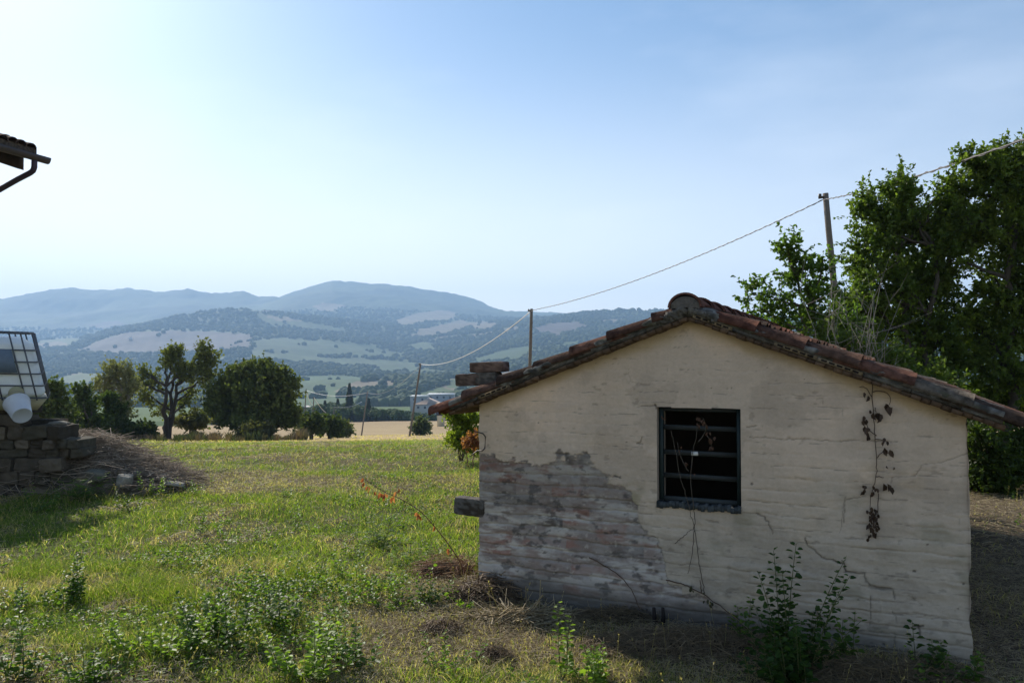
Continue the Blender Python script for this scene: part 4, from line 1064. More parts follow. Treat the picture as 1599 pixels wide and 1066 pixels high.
# vines ---------------------------------------------------------------
def wall_path(pts, t=-.02): return np.array([[HC[0] + HU[0] * q[0] + HN[0] * t, HC[1] + HU[1] * q[0] + HN[1] * t, q[1]] for q in [p2wall(a, b, t) for a, b in pts]])
def smooth_path(p, k=5):
    p = np.asarray(p); t = np.arange(len(p)); tt = np.linspace(0, len(p) - 1, (len(p) - 1) * k + 1)
    q = np.stack([np.interp(tt, t, p[:, c]) for c in range(3)], 1)
    for _ in range(3): q[1:-1] = (q[:-2] + q[1:-1] * 2 + q[2:]) / 4
    return q
def vine(name, label, paths, leafspec, stemc, leafc, rad=.0028):
    p0 = wall_path([paths[0][0]])[0]; root = empty(name, tuple(p0)); tag(root, label, 'vine')
    m = MB()
    for pp in paths:
        q = smooth_path(wall_path(pp)) - p0; n = len(q); q[1:-1] += rs.normal(size=(n - 2, 3)) * .002
        m.tube(q, np.linspace(rad, rad * .55, n), 5, stemc)
    m.build('stem', M_bark, root)
    B, D, N, L = [], [], [], []
    for (lx, ly, size) in leafspec:
        c = wall_path([(lx, ly)], -.03)[0] - p0
        for q in range(3 if size > .02 else 1):
            B.append(c + rs.normal(size=3) * size * .25); D.append([rs.uniform(-.5, .5), rs.uniform(-.4, .4), -1]); N.append(rs.normal(size=3) * .6 + np.array([-.3, -1, .1])); L.append(size * rs.uniform(.7, 1.1))
    m = MB(); B, D, N, L = map(np.array, (B, D, N, L))
    leaves(m, B, D, N, L, L * .55, mix(leafc, np.array(leafc) * .5, rs.uniform(0, 1, len(L))), fold=.5, droop=.15)
    m.build('dead_leaves', M_straw, root)
lf = [(1351, 612, .035), (1389, 632, .05), (1385, 632, .035), (1368, 645, .045), (1373, 648, .045), (1349, 652, .035), (1357, 640, .025), (1352, 664, .04), (1355, 676, .03), (1357, 680, .03), (1385, 688, .035), (1384, 700, .045),
      (1383, 728, .018), (1394, 729, .018), (1381, 752, .055), (1351, 758, .03), (1350, 766, .03), (1365, 760, .03), (1361, 770, .03)]
lf += [(1358 + (k % 3) * 4, 795 + k * 4.5, .03) for k in range(10)] + [(1370, 796, .03), (1368, 803, .03), (1370, 823, .03)]
vine('dead_vine', 'withered brown vine hanging from the right verge down the wall', [[(1362, 598), (1363, 640), (1366, 680), (1369, 720), (1368, 745), (1361, 768), (1358, 790), (1363, 838)],
      [(1366, 685), (1385, 688)], [(1363, 612), (1380, 610), (1392, 620), (1389, 632)], [(1369, 680), (1356, 672), (1352, 655)], [(1369, 715), (1380, 703)], [(1368, 744), (1380, 745)], [(1366, 636), (1368, 645)], [(1372, 770), (1370, 800), (1367, 838)], [(1362, 620), (1350, 603), (1342, 604)]],
     lf, (.10, .07, .05), (.10, .06, .04))
lw = [(1092, 652, .03), (1098, 655, .03), (1102, 660, .03), (1088, 662, .025), (1106, 675, .025), (1112, 685, .04), (1113, 695, .03), (1106, 700, .02), (1065, 695, .02), (1060, 702, .02), (1072, 722, .025), (1082, 730, .02), (1084, 738, .02), (1034, 650, .025)]
vine('dead_vine', 'dry vine climbing over the window bars from the wall below', [[(1101, 930), (1096, 905), (1092, 880), (1088, 850), (1084, 820), (1078, 800), (1070, 770), (1062, 745), (1052, 690), (1048, 672)],
      [(1082, 826), (1086, 812), (1084, 795), (1078, 760), (1080, 720), (1085, 690), (1090, 660)], [(1054, 848), (1066, 838), (1080, 826)], [(1084, 828), (1080, 870), (1074, 895)], [(1090, 690), (1104, 672), (1098, 652)], [(1104, 680), (1112, 692), (1108, 704)], [(1075, 735), (1062, 715), (1058, 690)]],
     lw, (.12, .095, .07), (.17, .09, .06))
vine('bramble_runner', 'bare bramble runner arching low across the foot of the wall', [[(1040, 905), (1070, 912), (1095, 925), (1125, 945), (1150, 965), (1175, 990)], [(920, 870), (950, 885), (975, 905), (993, 930), (1000, 960)], [(1095, 925), (1093, 905)]],
     [(1078, 915, .03), (1083, 920, .02), (1105, 935, .03), (1110, 940, .03), (1100, 924, .02)], (.11, .07, .05), (.10, .10, .05), rad=.004)
vine('bent_reed', 'pale bent dry stalk lying against the wall foot at the right', [[(1275, 950), (1290, 985), (1305, 1010), (1330, 1028), (1360, 1036), (1390, 1050), (1420, 1066)]], [(1276, 955, .03), (1284, 970, .035), (1290, 985, .03)], (.28, .22, .13), (.05, .08, .025), rad=.004)
b = MB(); q = wall_path([(1085, 708)], -.012)[0]; b.box((0, 0, 0), (.040, .004, .022), C=(.65, .65, .62), j=.003); o = b.build('paper_tag', M_paint); o.location = q; o.rotation_euler = (0, 0, math.atan2(-.435, .9004)); tag(o, 'small white scrap of paper caught on the middle window bar', 'paper')

# ------------------------------------------------------------------ poles and cables
def pole(top, basepx, Y, rad, label, tapered=.75, head=True):
    t = P(top[0], top[1], Y); 
    u = (basepx - 799.5) / F; b0 = np.array([u * Y, Y, float(H(u * Y, Y))]) if Y < 690 else None
    root = empty('utility_pole', tuple(b0)); tag(root, label, 'pole', 'wooden poles carrying the cable')
    m = MB(); d = t - b0; n = 8; f = np.linspace(-.04, 1, n)[:, None]; pts = d * f + rs.normal(size=(n, 3)) * .006 * np.sin(f * 3.1)
    m.tube(pts, rad * (1 - (1 - tapered) * f[:, 0]), 12, (.15, .13, .11)); m.build('shaft', M_wood, root, smooth=True)
    if head:
        m = MB(); m.tube([d + [-rad * 1.6, 0, -.12], d + [-rad * .6, 0, -.12]], rad * .35, 8, (.05, .045, .04)); m.tube([d + [-rad * 1.5, 0, -.16], d + [-rad * 1.5, 0, -.02]], rad * .45, 8, (.06, .055, .05)); m.build('insulator', M_metal, root)
    return t
YA, YB, YC, YD, YE = 24., 45., 84., 138., 215.
tA = pole((1289, 302), 1322, YA, .115, 'nearest wooden pole rising out of the elms')
tB = pole((830, 482), 824, YB, .11, 'wooden pole standing behind the hut left roof slope')
tC = pole((657, 567), 640, YC, .12, 'leaning wooden pole in the meadow left of the hut eave')
tD = pole((574, 611), 565, YD, .13, 'thin leaning pole at the far meadow edge', head=False)
tE = pole((522, 635), 520, YE, .14, 'short far pole standing before the valley trees', head=False)
tF = pole((490, 619), 488.5, 175., .13, 'far pole right of the dark tree, the shorter of a close pair', head=False)
tG = pole((478, 607), 475.5, 170., .14, 'far pole right of the dark tree, the taller of a close pair', head=False)
def cable(a, b, sag, rad, label, col=(.045, .045, .045), n=40, wob=0):
    t = np.linspace(0, 1, n)[:, None]; p = a * (1 - t) + b * t; p[:, 2] -= 4 * sag * (t * (1 - t))[:, 0]
    m = MB(); m.tube(p - a, rad, 5, col); 
    if wob:   # lashed twin strand
        ph = np.linspace(0, wob * 2 * math.pi, n * 6); t2 = np.linspace(0, 1, n * 6)[:, None]; p2 = a * (1 - t2) + b * t2; p2[:, 2] -= 4 * sag * (t2 * (1 - t2))[:, 0]
        p2 += np.stack([0 * ph, np.cos(ph) * rad * 1.5, np.sin(ph) * rad * 1.5], 1); m.tube(p2 - a, rad * .7, 4, col)
    o = m.build('overhead_cable', M_metal); o.location = a; tag(o, label, 'cable', 'overhead cable spans'); return o
off = np.array([-.12, -.12, -.22])
near = P(1640, 203, 9.0)
cable(near, tA + off, .10, .013, 'twisted cable span from the right edge to the nearest pole', wob=20, col=(.10, .09, .085))
cable(tA + off, tB + np.array([.0, -.12, -.1]), .42, .014, 'long dark cable span dropping from the nearest pole behind the hut', wob=45, col=(.06, .055, .05))
cable(tB + np.array([0, -.12, -.12]), tC + np.array([0, 0, -.1]), 1.05, .026, 'sagging cable span coloured sunlit white between hut roof pole and leaning pole', col=(.55, .55, .55))  # sunlight on this span is painted in as a pale cable colour
cable(tC + np.array([0, 0, -.2]), tD + np.array([0, 0, -.2]), 1.3, .02, 'cable span from leaning meadow pole to thin far pole', col=(.22, .23, .24))
cable(tD + np.array([0, 0, -.2]), tG + np.array([0, 0, -.3]), .9, .03, 'faint far cable running left from thin pole to close pair', col=(.45, .45, .45))
cable(tF + np.array([0, 0, -.1]), P(520, 646, 300), 1.5, .06, 'white cable swooping down to the right from the far pair', col=(.75, .75, .75))
cable(tG + np.array([0, 0, -.1]), P(488, 632, 200), .7, .05, 'short white cable dropping from the taller far pole', col=(.75, .75, .75))
cable(tE + np.array([0, 0, -.1]), P(565, 627, 300), .8, .045, 'thin far cable rising right from the short far pole', col=(.5, .5, .5))

# ------------------------------------------------------------------ farmhouse corner at the left
EV = P(74, 250, 16.1); ed = np.array([.31, .951, 0]); ei = np.array([-.951, .31, 0])      # along eave, inwards
house = empty('farmhouse', (EV[0], EV[1], float(H(EV[0], EV[1]))), 0)
tag(house, 'farmhouse at the left edge, only its dark tiled eave corner showing', 'house')
hz0 = house.location.z; E0 = np.array([0, 0, EV[2] - hz0])
def hp(along, inn, up): return E0 + ed * (-along) + ei * inn + np.array([0, 0, up])
m = MB(); rsl = .33
HL = 13.0; HWd = 9.0
def slab(m, a0, a1, i0, i1, u0, u1, C):
    m.add([hp(a0, i0, u0 + (i0) * rsl), hp(a1, i0, u0 + i0 * rsl), hp(a1, i1, u0 + i1 * rsl), hp(a0, i1, u0 + i1 * rsl),
           hp(a0, i0, u1 + i0 * rsl), hp(a1, i0, u1 + i0 * rsl), hp(a1, i1, u1 + i1 * rsl), hp(a0, i1, u1 + i1 * rsl)],
          [[0, 1, 2, 3], [4, 7, 6, 5], [0, 4, 5, 1], [1, 5, 6, 2], [2, 6, 7, 3], [3, 7, 4, 0]], None, C)
slab(m, .20, HL, .06, 5.0, -.02, .16, (.10, .08, .06))
m.add([hp(.35, 5.0, .05 + 5 * rsl), hp(HL, 5.0, .05 + 5 * rsl), hp(HL, 9.9, .05), hp(.35, 9.9, .05)], [[0, 1, 2, 3]], None, (.16, .09, .06))
for k in range(int(HL / .21) - 1):
    for q in range(7):
        a = .36 + k * .21; i0 = .02 + q * .33
        if q > 0 or k > 0 or True:
            tile_mesh(m, hp(a, i0 + .42, .13 + (i0 + .42) * rsl), hp(a + rs.uniform(-.02, .02), i0, .13 + i0 * rsl + rs.uniform(0, .03)), np.array([0, 0, 1.]), .095, .13, .015, np.array((.13, .085, .065)) * rs.uniform(.6, 1.2), segs=7)
m.build('roof', M_tile, house)
m = MB(); wi = 1.12; wh = E0[2]
for (a0, a1, i0, i1) in ((.75, HL - .4, wi, wi + .4), (.75, 1.15, wi + .401, 9.0)):
    m.add([hp(a0, i0, -wh - .3), hp(a1, i0, -wh - .3), hp(a1, i1, -wh - .3), hp(a0, i1, -wh - .3), hp(a0, i0, .3), hp(a1, i0, .3), hp(a1, i1, .3), hp(a0, i1, .3)],
          [[0, 1, 2, 3], [4, 7, 6, 5], [0, 4, 5, 1], [1, 5, 6, 2], [2, 6, 7, 3], [3, 7, 4, 0]], None, (.36, .30, .23))
m.build('wall', M_stone, house)
for k in range(18):
    m = MB(); a = .22 + k * .68; slab(m, a, a + .13, .38, 1.3, -.36, -.03, (.07, .05, .035)); m.build('rafter', M_wood, house)
m = MB(); g = [hp(a, -.02, .03) for a in np.linspace(0, HL, 20)]
# half-round gutter
V = []; nseg = 9
for p in g:
    for k in range(nseg + 1):
        th_ = math.pi + math.pi * k / nseg; V.append(p + (-ei) * math.cos(th_) * .085 + np.array([0, 0, 1]) * math.sin(th_) * .125)
    for k in range(nseg + 1):
        th_ = math.pi * 2 - math.pi * k / nseg; V.append(p + (-ei) * math.cos(th_) * .079 + np.array([0, 0, 1]) * math.sin(th_) * .118)
w_ = 2 * (nseg + 1); Q = []
for i_ in range(len(g) - 1):
    for k in range(w_): Q.append([i_ * w_ + k, i_ * w_ + (k + 1) % w_, (i_ + 1) * w_ + (k + 1) % w_, (i_ + 1) * w_ + k])
m.add(V, Q, None, (.06, .05, .05)); V = np.array(V)
m.add(np.vstack([V[:nseg + 1], [g[0]]]), None, [[k, k + 1, nseg + 1] for k in range(nseg)], (.06, .05, .05))
m.build('gutter', M_metal, house, smooth=False)
m = MB(); q0 = hp(.30, -.0, -.02)
pts = [q0, q0 + [0, 0, -.12], q0 + [0, 0, -.20], q0 + np.array([-.03, .01, -.27]), q0 + np.array([-.10, .03, -.31]), q0 + ei * .45 + [0, 0, -.42], q0 + ei * 1.0 + [0, 0, -.62], q0 + ei * 1.05 + [0, 0, -.75], q0 + ei * 1.05 + [0, 0, -5.6]]
m.tube(np.array(pts), .056, 12, (.05, .035, .05)); m.build('downpipe', M_metal, house, smooth=True)

# ------------------------------------------------------------------ ruined stone wall
R3 = np.random.RandomState(52)
ruin = empty('stone_wall', (-6.4, 9.9, 0)); tag(ruin, 'ruined dry stone wall at the left edge under the tilted tank', 'wall')
m = MB(); WO = np.array([-6.4, 9.9, 0])
z = -.05; 
while z < 1.0:
    hh = R3.uniform(.07, .17); x = -9.6
    xend = -5.48 - max(0, z - .60) * .25 + R3.uniform(-.12, .1) + (.12 if .84 < z < .97 else 0)
    while x < xend:
        if z > .80 and R3.uniform() < .45: x += R3.uniform(.2, .4); continue
        L = R3.uniform(.12, .38) * (1 if R3.uniform() < .8 else .6); L = min(L, max(.15, xend - x))
        v, f = brick_mesh((L * 1.02, R3.uniform(.36, .46), hh * 1.03), R3, 9, .24)
        cc = mix((.06, .05, .038), (.17, .14, .105), R3.uniform(0, 1, 1))[0]
        if R3.uniform() < .2: cc = np.array((.09, .08, .06))
        m.add(v @ np.array(Euler((0, R(R3.uniform(-7, 7)), R(R3.uniform(-9, 9)))).to_matrix()).T + np.array([x + L / 2, 9.9 + R3.uniform(-.05, .05), z + hh / 2]) - WO, f, None, cc); x += L + .004
    z += hh + .002
m.build('stonework', M_stone, ruin)
m = MB(); m.box((-1.30, .12, .42), (3.9, .34, .95), C=(.06, .055, .045)); m.build('core', M_dirt, ruin)

def rubble():
    m = MB(); nx, ny = 90, 60; X = np.linspace(-6.6, -4.1, nx); Yv = np.linspace(9.2, 12.0, ny); XX, Yg = np.meshgrid(X, Yv)
    crest = np.interp(XX, [-6.6, -5.8, -5.4, -5.0, -4.6, -4.3, -4.1], [.60, .62, .58, .40, .22, .06, -.08])
    hgt = crest * np.exp(-((Yg - 10.45) / .62) ** 2) * sstep(9.3, 9.8, Yg) + (fbm(XX * 3, Yg * 3, 5, 4) - .5) * .16 * sstep(-4.1, -4.6, XX) * sstep(9.2, 9.7, Yg) - .06 - .1 * sstep(9.7, 9.2, Yg)
    Zm = H(XX, Yg) + hgt
    ii = np.arange(ny - 1)[:, None] * nx; jj = np.arange(nx - 1)[None]; Q = np.stack([ii + jj, ii + jj + 1, ii + nx + jj + 1, ii + nx + jj], -1).reshape(-1, 4)
    m.add(np.stack([XX, Yg, Zm], -1).reshape(-1, 3) - np.array([-5.3, 10.5, 0]), Q, None, mix((.12, .10, .07), (.27, .22, .155), fbm(XX * 5, Yg * 5, 9, 4)).reshape(-1, 3))
    o = m.build('rubble_mound', M_dirt, smooth=True); o.location = (-5.3, 10.5, 0); tag(o, 'earth and rubble mound spilling from the broken end of the wall', 'mound')
    def top(x, y):
        return float(np.interp(x, [-6.6, -5.8, -5.4, -5.0, -4.6, -4.3, -4.1], [.60, .62, .58, .40, .22, .06, -.08])) * math.exp(-((y - 10.45) / .62) ** 2) + float(H(x, y))
    b = MB(); n = 2600; x = R3.uniform(-6.2, -4.25, n); y = R3.normal(10.4, .30, n); zz = np.array([top(a, c) for a, c in zip(x, y)]) + R3.uniform(-.03, .10, n)
    A = np.stack([x, y, zz], 1); d = R3.normal(size=(n, 3)) * np.array([.16, .14, .05]); d[:, 0] += .05; d[:, 2] -= .02
    sticks(b, A - d, A + R3.normal(size=(n, 3)) * .02 + [0, 0, .02], A + d, R3.uniform(.002, .0055, n), .0015, mix((.20, .15, .11), (.50, .41, .31), R3.uniform(0, 1, n)))
    tag(b.build('dry_brush', M_bark), 'tangle of dead brown twigs heaped on the rubble mound', 'brushwood', kind='stuff')
    return top
mtop = rubble()
def stone(px, py, Y, size, label, seed, C=(.27, .24, .19), rot=(0, 0, 0), boxy=.5, grp='stones fallen from the wall'):
    m = MB(); v, f = rock_mesh(size, np.random.RandomState(seed), None, 3, .12, boxy); m.add(v, None, f, mix(C, np.array(C) * .7, fbm(v[:, 0] * 20, v[:, 2] * 20, seed, 3)))
    o = m.build('fallen_stone', M_stone); o.location = P(px, py, Y); o.rotation_euler = [R(a) for a in rot]; tag(o, label, 'stone', grp)
stone(195, 750, 9.75, (.17, .15, .17), 'pale upright stone at the foot of the rubble mound', 1, (.36, .33, .27))
stone(208, 741, 9.9, (.15, .12, .09), 'dark rounded stone leaning behind the pale upright one', 2, (.15, .13, .11))
stone(272, 755, 9.9, (.30, .13, .06), 'long flat grey slab at the right tip of the rubble', 3, (.36, .33, .28), (0, 10, -14), .85)
stone(258, 746, 10.1, (.20, .12, .07), 'small block lying behind the long flat slab', 4, (.22, .20, .17), (0, 8, 10), .8)
stone(232, 733, 10.4, (.30, .16, .08), 'flat dark stone half buried near the mound end', 5, (.17, .14, .11), (0, 12, 5), .7)
stone(150, 742, 9.8, (.22, .18, .15), 'mossy grey stone at the middle of the mound foot', 6, (.19, .18, .14))
stone(122, 706, 9.9, (.30, .2, .14), 'large brown block near the broken wall end', 7, (.20, .17, .13), (0, 6, 0), .8)
stone(92, 661, 9.9, (.20, .24, .06), 'flat stone lying loose on top of the wall end', 9, (.24, .22, .18), (0, 2, 5), .85)
stone(105, 688, 9.85, (.16, .2, .10), 'small block sticking out where the wall breaks off', 10, (.22, .18, .13), (0, 4, 5), .85)
stone(178, 722, 10.2, (.16, .12, .08), 'brown stone among the twigs high on the mound', 12, (.20, .16, .12))

# ------------------------------------------------------------------ tilted tank
TO = P(72, 621, 9.75)
TR = unit(np.array([.87, .48, -.02])); TU = np.array([-.20, -.10, .97]) ; TD = unit(np.array([-.48, .87, .05]))
tank = empty('liquid_tank', tuple(TO)); tag(tank, 'white plastic tank in a bent steel cage, tilted on the wall', 'tank')
def tp(a, b_, c): return -TR * a + TU * b_ + TD * c       # a leftwards, b up, c back
TWd, TH, TDp = 1.12, .755, .92
m = MB()
prof = []
n = 24
for i_ in range(n + 1):
    f = i_ / n; 
    inset = .02 + .09 * sstep(.86, 1.0, f) ** 1.5 * 1.2 + .05 * sstep(.05, 0, f)
    ring = []
    for k in range(48):
        th_ = 2 * math.pi * k / 48; cx, cy = math.cos(th_), math.sin(th_); p_ = 7.0
        q = (abs(cx) ** p_ + abs(cy) ** p_) ** (-1 / p_)
        ring.append(tp(TWd / 2 + cx * q * (TWd / 2 - inset), f * TH, TDp / 2 + cy * q * (TDp / 2 - inset)))
    prof.append(ring)
V = np.array(prof).reshape(-1, 3); ii = np.arange(n)[:, None] * 48; jj = np.arange(48)[None]; kk = (jj + 1) % 48
Q = np.stack([ii + jj, ii + kk, ii + 48 + kk, ii + 48 + jj], -1).reshape(-1, 4); T = []
V = np.vstack([V, tp(TWd / 2, TH + .01, TDp / 2), tp(TWd / 2, 0, TDp / 2)])
for k in range(48): T += [[n * 48 + k, n * 48 + (k + 1) % 48, (n + 1) * 48], [(k + 1) % 48, k, (n + 1) * 48 + 1]]
m.add(V, Q, T, (.80, .80, .82)); m.build('bottle', M_plastic, tank, smooth=True)
m = MB(); ccg = (.10, .105, .115)
def loop(b_, o=.012, bend=0):
    c4 = [(-o, -o), (TWd + o, -o), (TWd + o, TDp + o), (-o, TDp + o)]; pts = []
    rr = .06
    for k, (a, c) in enumerate(c4):
        pa = c4[k - 1]; nx_ = c4[(k + 1) % 4]
        d1 = unit(np.array(pa) - np.array([a, c])); d2 = unit(np.array(nx_) - np.array([a, c]))
        pts += [tp(a + d1[0] * rr, b_, c + d1[1] * rr), tp(a + (d1[0] + d2[0]) * rr * .3, b_, c + (d1[1] + d2[1]) * rr * .3), tp(a + d2[0] * rr, b_, c + d2[1] * rr)]
    pts.append(pts[0]); return pts
for b_ in (.0, .155, .305, .455, .605): m.tube(loop(b_), .010, 6, ccg)
m.tube(loop(.815, .0), .011, 6, ccg)
for a in (.10, .22, .46, .70, .90, 1.04):
    for c in (-.012, TDp + .012): m.tube([tp(a, -.03, c), tp(a, .4, c), tp(a, .81, c)], .009, 6, ccg)
for c in (.15, .35, .55, .75):
    for a in (-.014, TWd + .014): m.tube([tp(a, -.03, c), tp(a, .81, c)], .010, 6, ccg)
m.build('cage', M_metal, tank)
m = MB(); q = [tp(.235, .32, -.028), tp(.235, .61, -.028), tp(.86, .61, -.028), tp(.86, .32, -.028)]; q2 = [k_ + np.array([0, -.004, 0]) for k_ in q]
m.add(q + q2, [[4, 5, 6, 7], [0, 3, 2, 1], [0, 1, 5, 4], [1, 2, 6, 5], [2, 3, 7, 6], [3, 0, 4, 7]], None, (.14, .18, .23)); m.build('label_plate', M_paint, tank)
m = MB()
q = [tp(.0, -.02, 0.0), tp(TWd, -.02, 0), tp(TWd, -.02, TDp), tp(0, -.02, TDp), tp(.13, -.16, .05), tp(TWd - .1, -.16, .05), tp(TWd - .1, -.16, TDp - .1), tp(.13, -.16, TDp - .1)]
m.add(q, [[0, 1, 5, 4], [1, 2, 6, 5], [2, 3, 7, 6], [3, 0, 4, 7], [4, 5, 6, 7], [0, 3, 2, 1]], None, (.50, .44, .27)); m.build('base_tray', M_plastic, tank)
m = MB(); m.tube([tp(.30, .06, -.03), tp(.30, .06, .01)], .085, 20, (.40, .37, .22)); m.build('valve_cap', M_plastic, tank, smooth=False)

# bucket
def bucket():
    c0 = P(26, 629, 9.45); c1 = P(39, 659, 9.22); ax = c1 - c0; L = np.linalg.norm(ax)
    m = MB(); root = empty('bucket', tuple(c0)); tag(root, 'white plastic bucket hanging bottom outwards below the tank', 'bucket')
    d = unit(ax); a = unit(np.cross(d, [0, 0, 1.])); b_ = np.cross(a, d)
    seg = 28; th = np.arange(seg) * 2 * math.pi / seg
    L = .27; rings = [(0, .140), (.004, .146), (.020, .146), (.024, .137), (L * .96, .108), (L, .104), (L - .004, .098), (L - .004, .001)]
    V = []
    for (l_, rr) in rings: V.append(d * l_ + rr * (np.cos(th)[:, None] * a + np.sin(th)[:, None] * b_))
    inn = [(L * .9, .001), (L * .9, .10), (.002, .130)]
    V2 = []
    V = np.array(V).reshape(-1, 3); n = len(rings); ii = np.arange(n - 1)[:, None] * seg; jj = np.arange(seg)[None]; kk = (jj + 1) % seg
    m.add(V, np.stack([ii + jj, ii + kk, ii + seg + kk, ii + seg + jj], -1).reshape(-1, 4), None, (.62, .64, .70))
    V2 = np.array([d * l_ + rr * (np.cos(th)[:, None] * a + np.sin(th)[:, None] * b_) for l_, rr in inn]).reshape(-1, 3); n = 3; ii = np.arange(n - 1)[:, None] * seg
    m.add(V2, np.stack([ii + jj, ii + kk, ii + seg + kk, ii + seg + jj], -1).reshape(-1, 4), None, (.45, .45, .47))
    m.build('shell', M_plastic, root, smooth=True)
    m = MB(); hpt = [a * .146 * math.cos(t) + (b_ * .146 * math.sin(t) * .7 - d * .10 * math.sin(t)) for t in np.linspace(0, math.pi, 14)]
    m.tube(hpt, .0025, 5, (.2, .2, .2)); m.build('handle', M_metal, root)
bucket()

# ------------------------------------------------------------------ grass (stuff)
def in_hut(x, y, mrg=0.02):
    s_ = (x - HC[0]) * HU[0] + (y - HC[1]) * HU[1]; t_ = (x - HC[0]) * HN[0] + (y - HC[1]) * HN[1]
    return (s_ > -mrg) & (s_ < HW + mrg) & (t_ > -mrg) & (t_ < HD)
def scatter(n, y0, y1, r, umax=1.0, p=1.0):
    # uniform over the area seen between depths y0..y1
    Y = np.sqrt(r.uniform(y0 ** 2, y1 ** 2, n)); u = r.uniform(-umax, umax, n); return u * Y, Y
def grass():
    r = np.random.RandomState(61); m = MB()
    for (y0, y1, n, h, wd, tri) in ((1.6, 6.5, 310000, .046, .0036, False), (6.5, 12, 270000, .046, .0055, False), (12, 24, 200000, .055, .011, True), (24, 50, 90000, .10, .03, True), (50, 142, 60000, .16, .09, True)):
        x, y = scatter(n, y0, y1, r)
        ok = ~in_hut(x, y); x, y = x[ok], y[ok]; n = len(x)
        d = dry(x, y); z = H(x, y)
        thick = fbm(x * 1.6, y * 1.6, 301, 4)
        bare = sstep(2.9, 3.1, (x - HC[0]) * HU[0] + (y - HC[1]) * HU[1]) * sstep(-.2, .3, (x - HC[0]) * HN[0] + (y - HC[1]) * HN[1]) * (y < 12) * (x > 0)
        keep = r.uniform(0, 1, n) < (.30 + 1.1 * thick) * (1 - .62 * d) * (1 - .85 * bare); x, y, z, d, thick = x[keep], y[keep], z[keep], d[keep], thick[keep]; n = len(x)
        g1_ = mix((.10, .155, .024), (.235, .275, .046), np.clip(fbm(x * .7, y * .7, 303, 3) * .9 + r.uniform(-.25, .35, n), 0, 1))
        dryc = mix((.34, .26, .13), (.60, .48, .28), r.uniform(0, 1, n))
        c = mix(g1_, dryc, (r.uniform(0, 1, n) < (.12 + .74 * d)) * 1.0)
        c = np.where(((y > 20) & (r.uniform(0, 1, n) < sstep(21, 34, y)))[:, None], mix((.40, .29, .15), (.60, .46, .26), r.uniform(0, 1, n)), c); hh = h * r.uniform(.4, 1.5, n) * (.55 + .95 * thick) * (1 - .35 * d)
        # taller lush grass on the near left
        lush = sstep(.55, .7, fbm(x * .5, y * .5, 305, 3)) * (y < 12); hh = hh * (1 + .7 * lush)
        blades(m, np.stack([x, y, z - .004], 1), hh, wd * r.uniform(.7, 1.4, n), r.uniform(.2, 1.8, n), c, tri)
    # tall dry seed stalks standing out of the turf
    x, y = scatter(5200, 3, 16, r); ok = ~in_hut(x, y, .1) & (fbm(x * .8, y * .8, 307, 3) > .42); x, y = x[ok], y[ok]; n = len(x)
    A = np.stack([x, y, H(x, y)], 1); hh = r.uniform(.08, .26, n); B = A + r.normal(size=(n, 3)) * [.3, .3, 0] * hh[:, None] + np.stack([0 * hh, 0 * hh, hh], 1)
    sticks(m, A, (A + B) / 2 + r.normal(size=(n, 3)) * .006, B, .0011 * np.maximum(1, y / 6), .0006 * np.maximum(1, y / 6), mix((.30, .24, .13), (.55, .46, .28), r.uniform(0, 1, n)))
    q = 4; P1 = np.repeat(B, q, 0) - np.repeat(B - A, q, 0) * r.uniform(0, .22, (n * q, 1)); leaves(m, P1, r.normal(size=(n * q, 3)) * .5 + [0, 0, 1.], r.normal(size=(n * q, 3)), r.uniform(.008, .018, n * q) * np.repeat(np.maximum(1, y / 8), q), .004, mix((.30, .22, .12), (.5, .4, .24), r.uniform(0, 1, n * q)))
    return m.build('grass', M_grass)
tag(grass(), 'short green and yellowing meadow grass', 'grass', kind='stuff')

def litter():
    r = np.random.RandomState(71); m = MB()
    for (y0, y1, n, L, rad) in ((1.8, 6.8, 115000, .05, .0010), (6.8, 14, 70000, .07, .0019), (14, 26, 30000, .12, .004)):
        x, y = scatter(n, y0, y1, r); ok = ~in_hut(x, y, -.0); x, y = x[ok], y[ok]; d = dry(x, y)
        keep = r.uniform(0, 1, len(x)) < .10 + d * 1.0; x, y = x[keep], y[keep]; n = len(x); z = H(x, y) + r.uniform(.002, .03, n)
        th = r.uniform(0, 6.28, n); ln = L * r.uniform(.4, 2.0, n); dd = np.stack([np.cos(th) * ln, np.sin(th) * ln, r.normal(0, .12, n) * ln], 1)
        A = np.stack([x, y, z], 1); sticks(m, A - dd * .5, A + r.normal(size=(n, 3)) * .12 * ln[:, None] * [1, 1, .4] + [0, 0, .006], A + dd * .5, rad * r.uniform(.6, 1.6, n), rad * .6, mix((.26, .20, .12), (.58, .48, .32), r.uniform(0, 1, n)))
    return m.build('straw_litter', M_straw)
tag(litter(), 'dry cut straw and dead stalks lying over the turf', 'straw', kind='stuff')

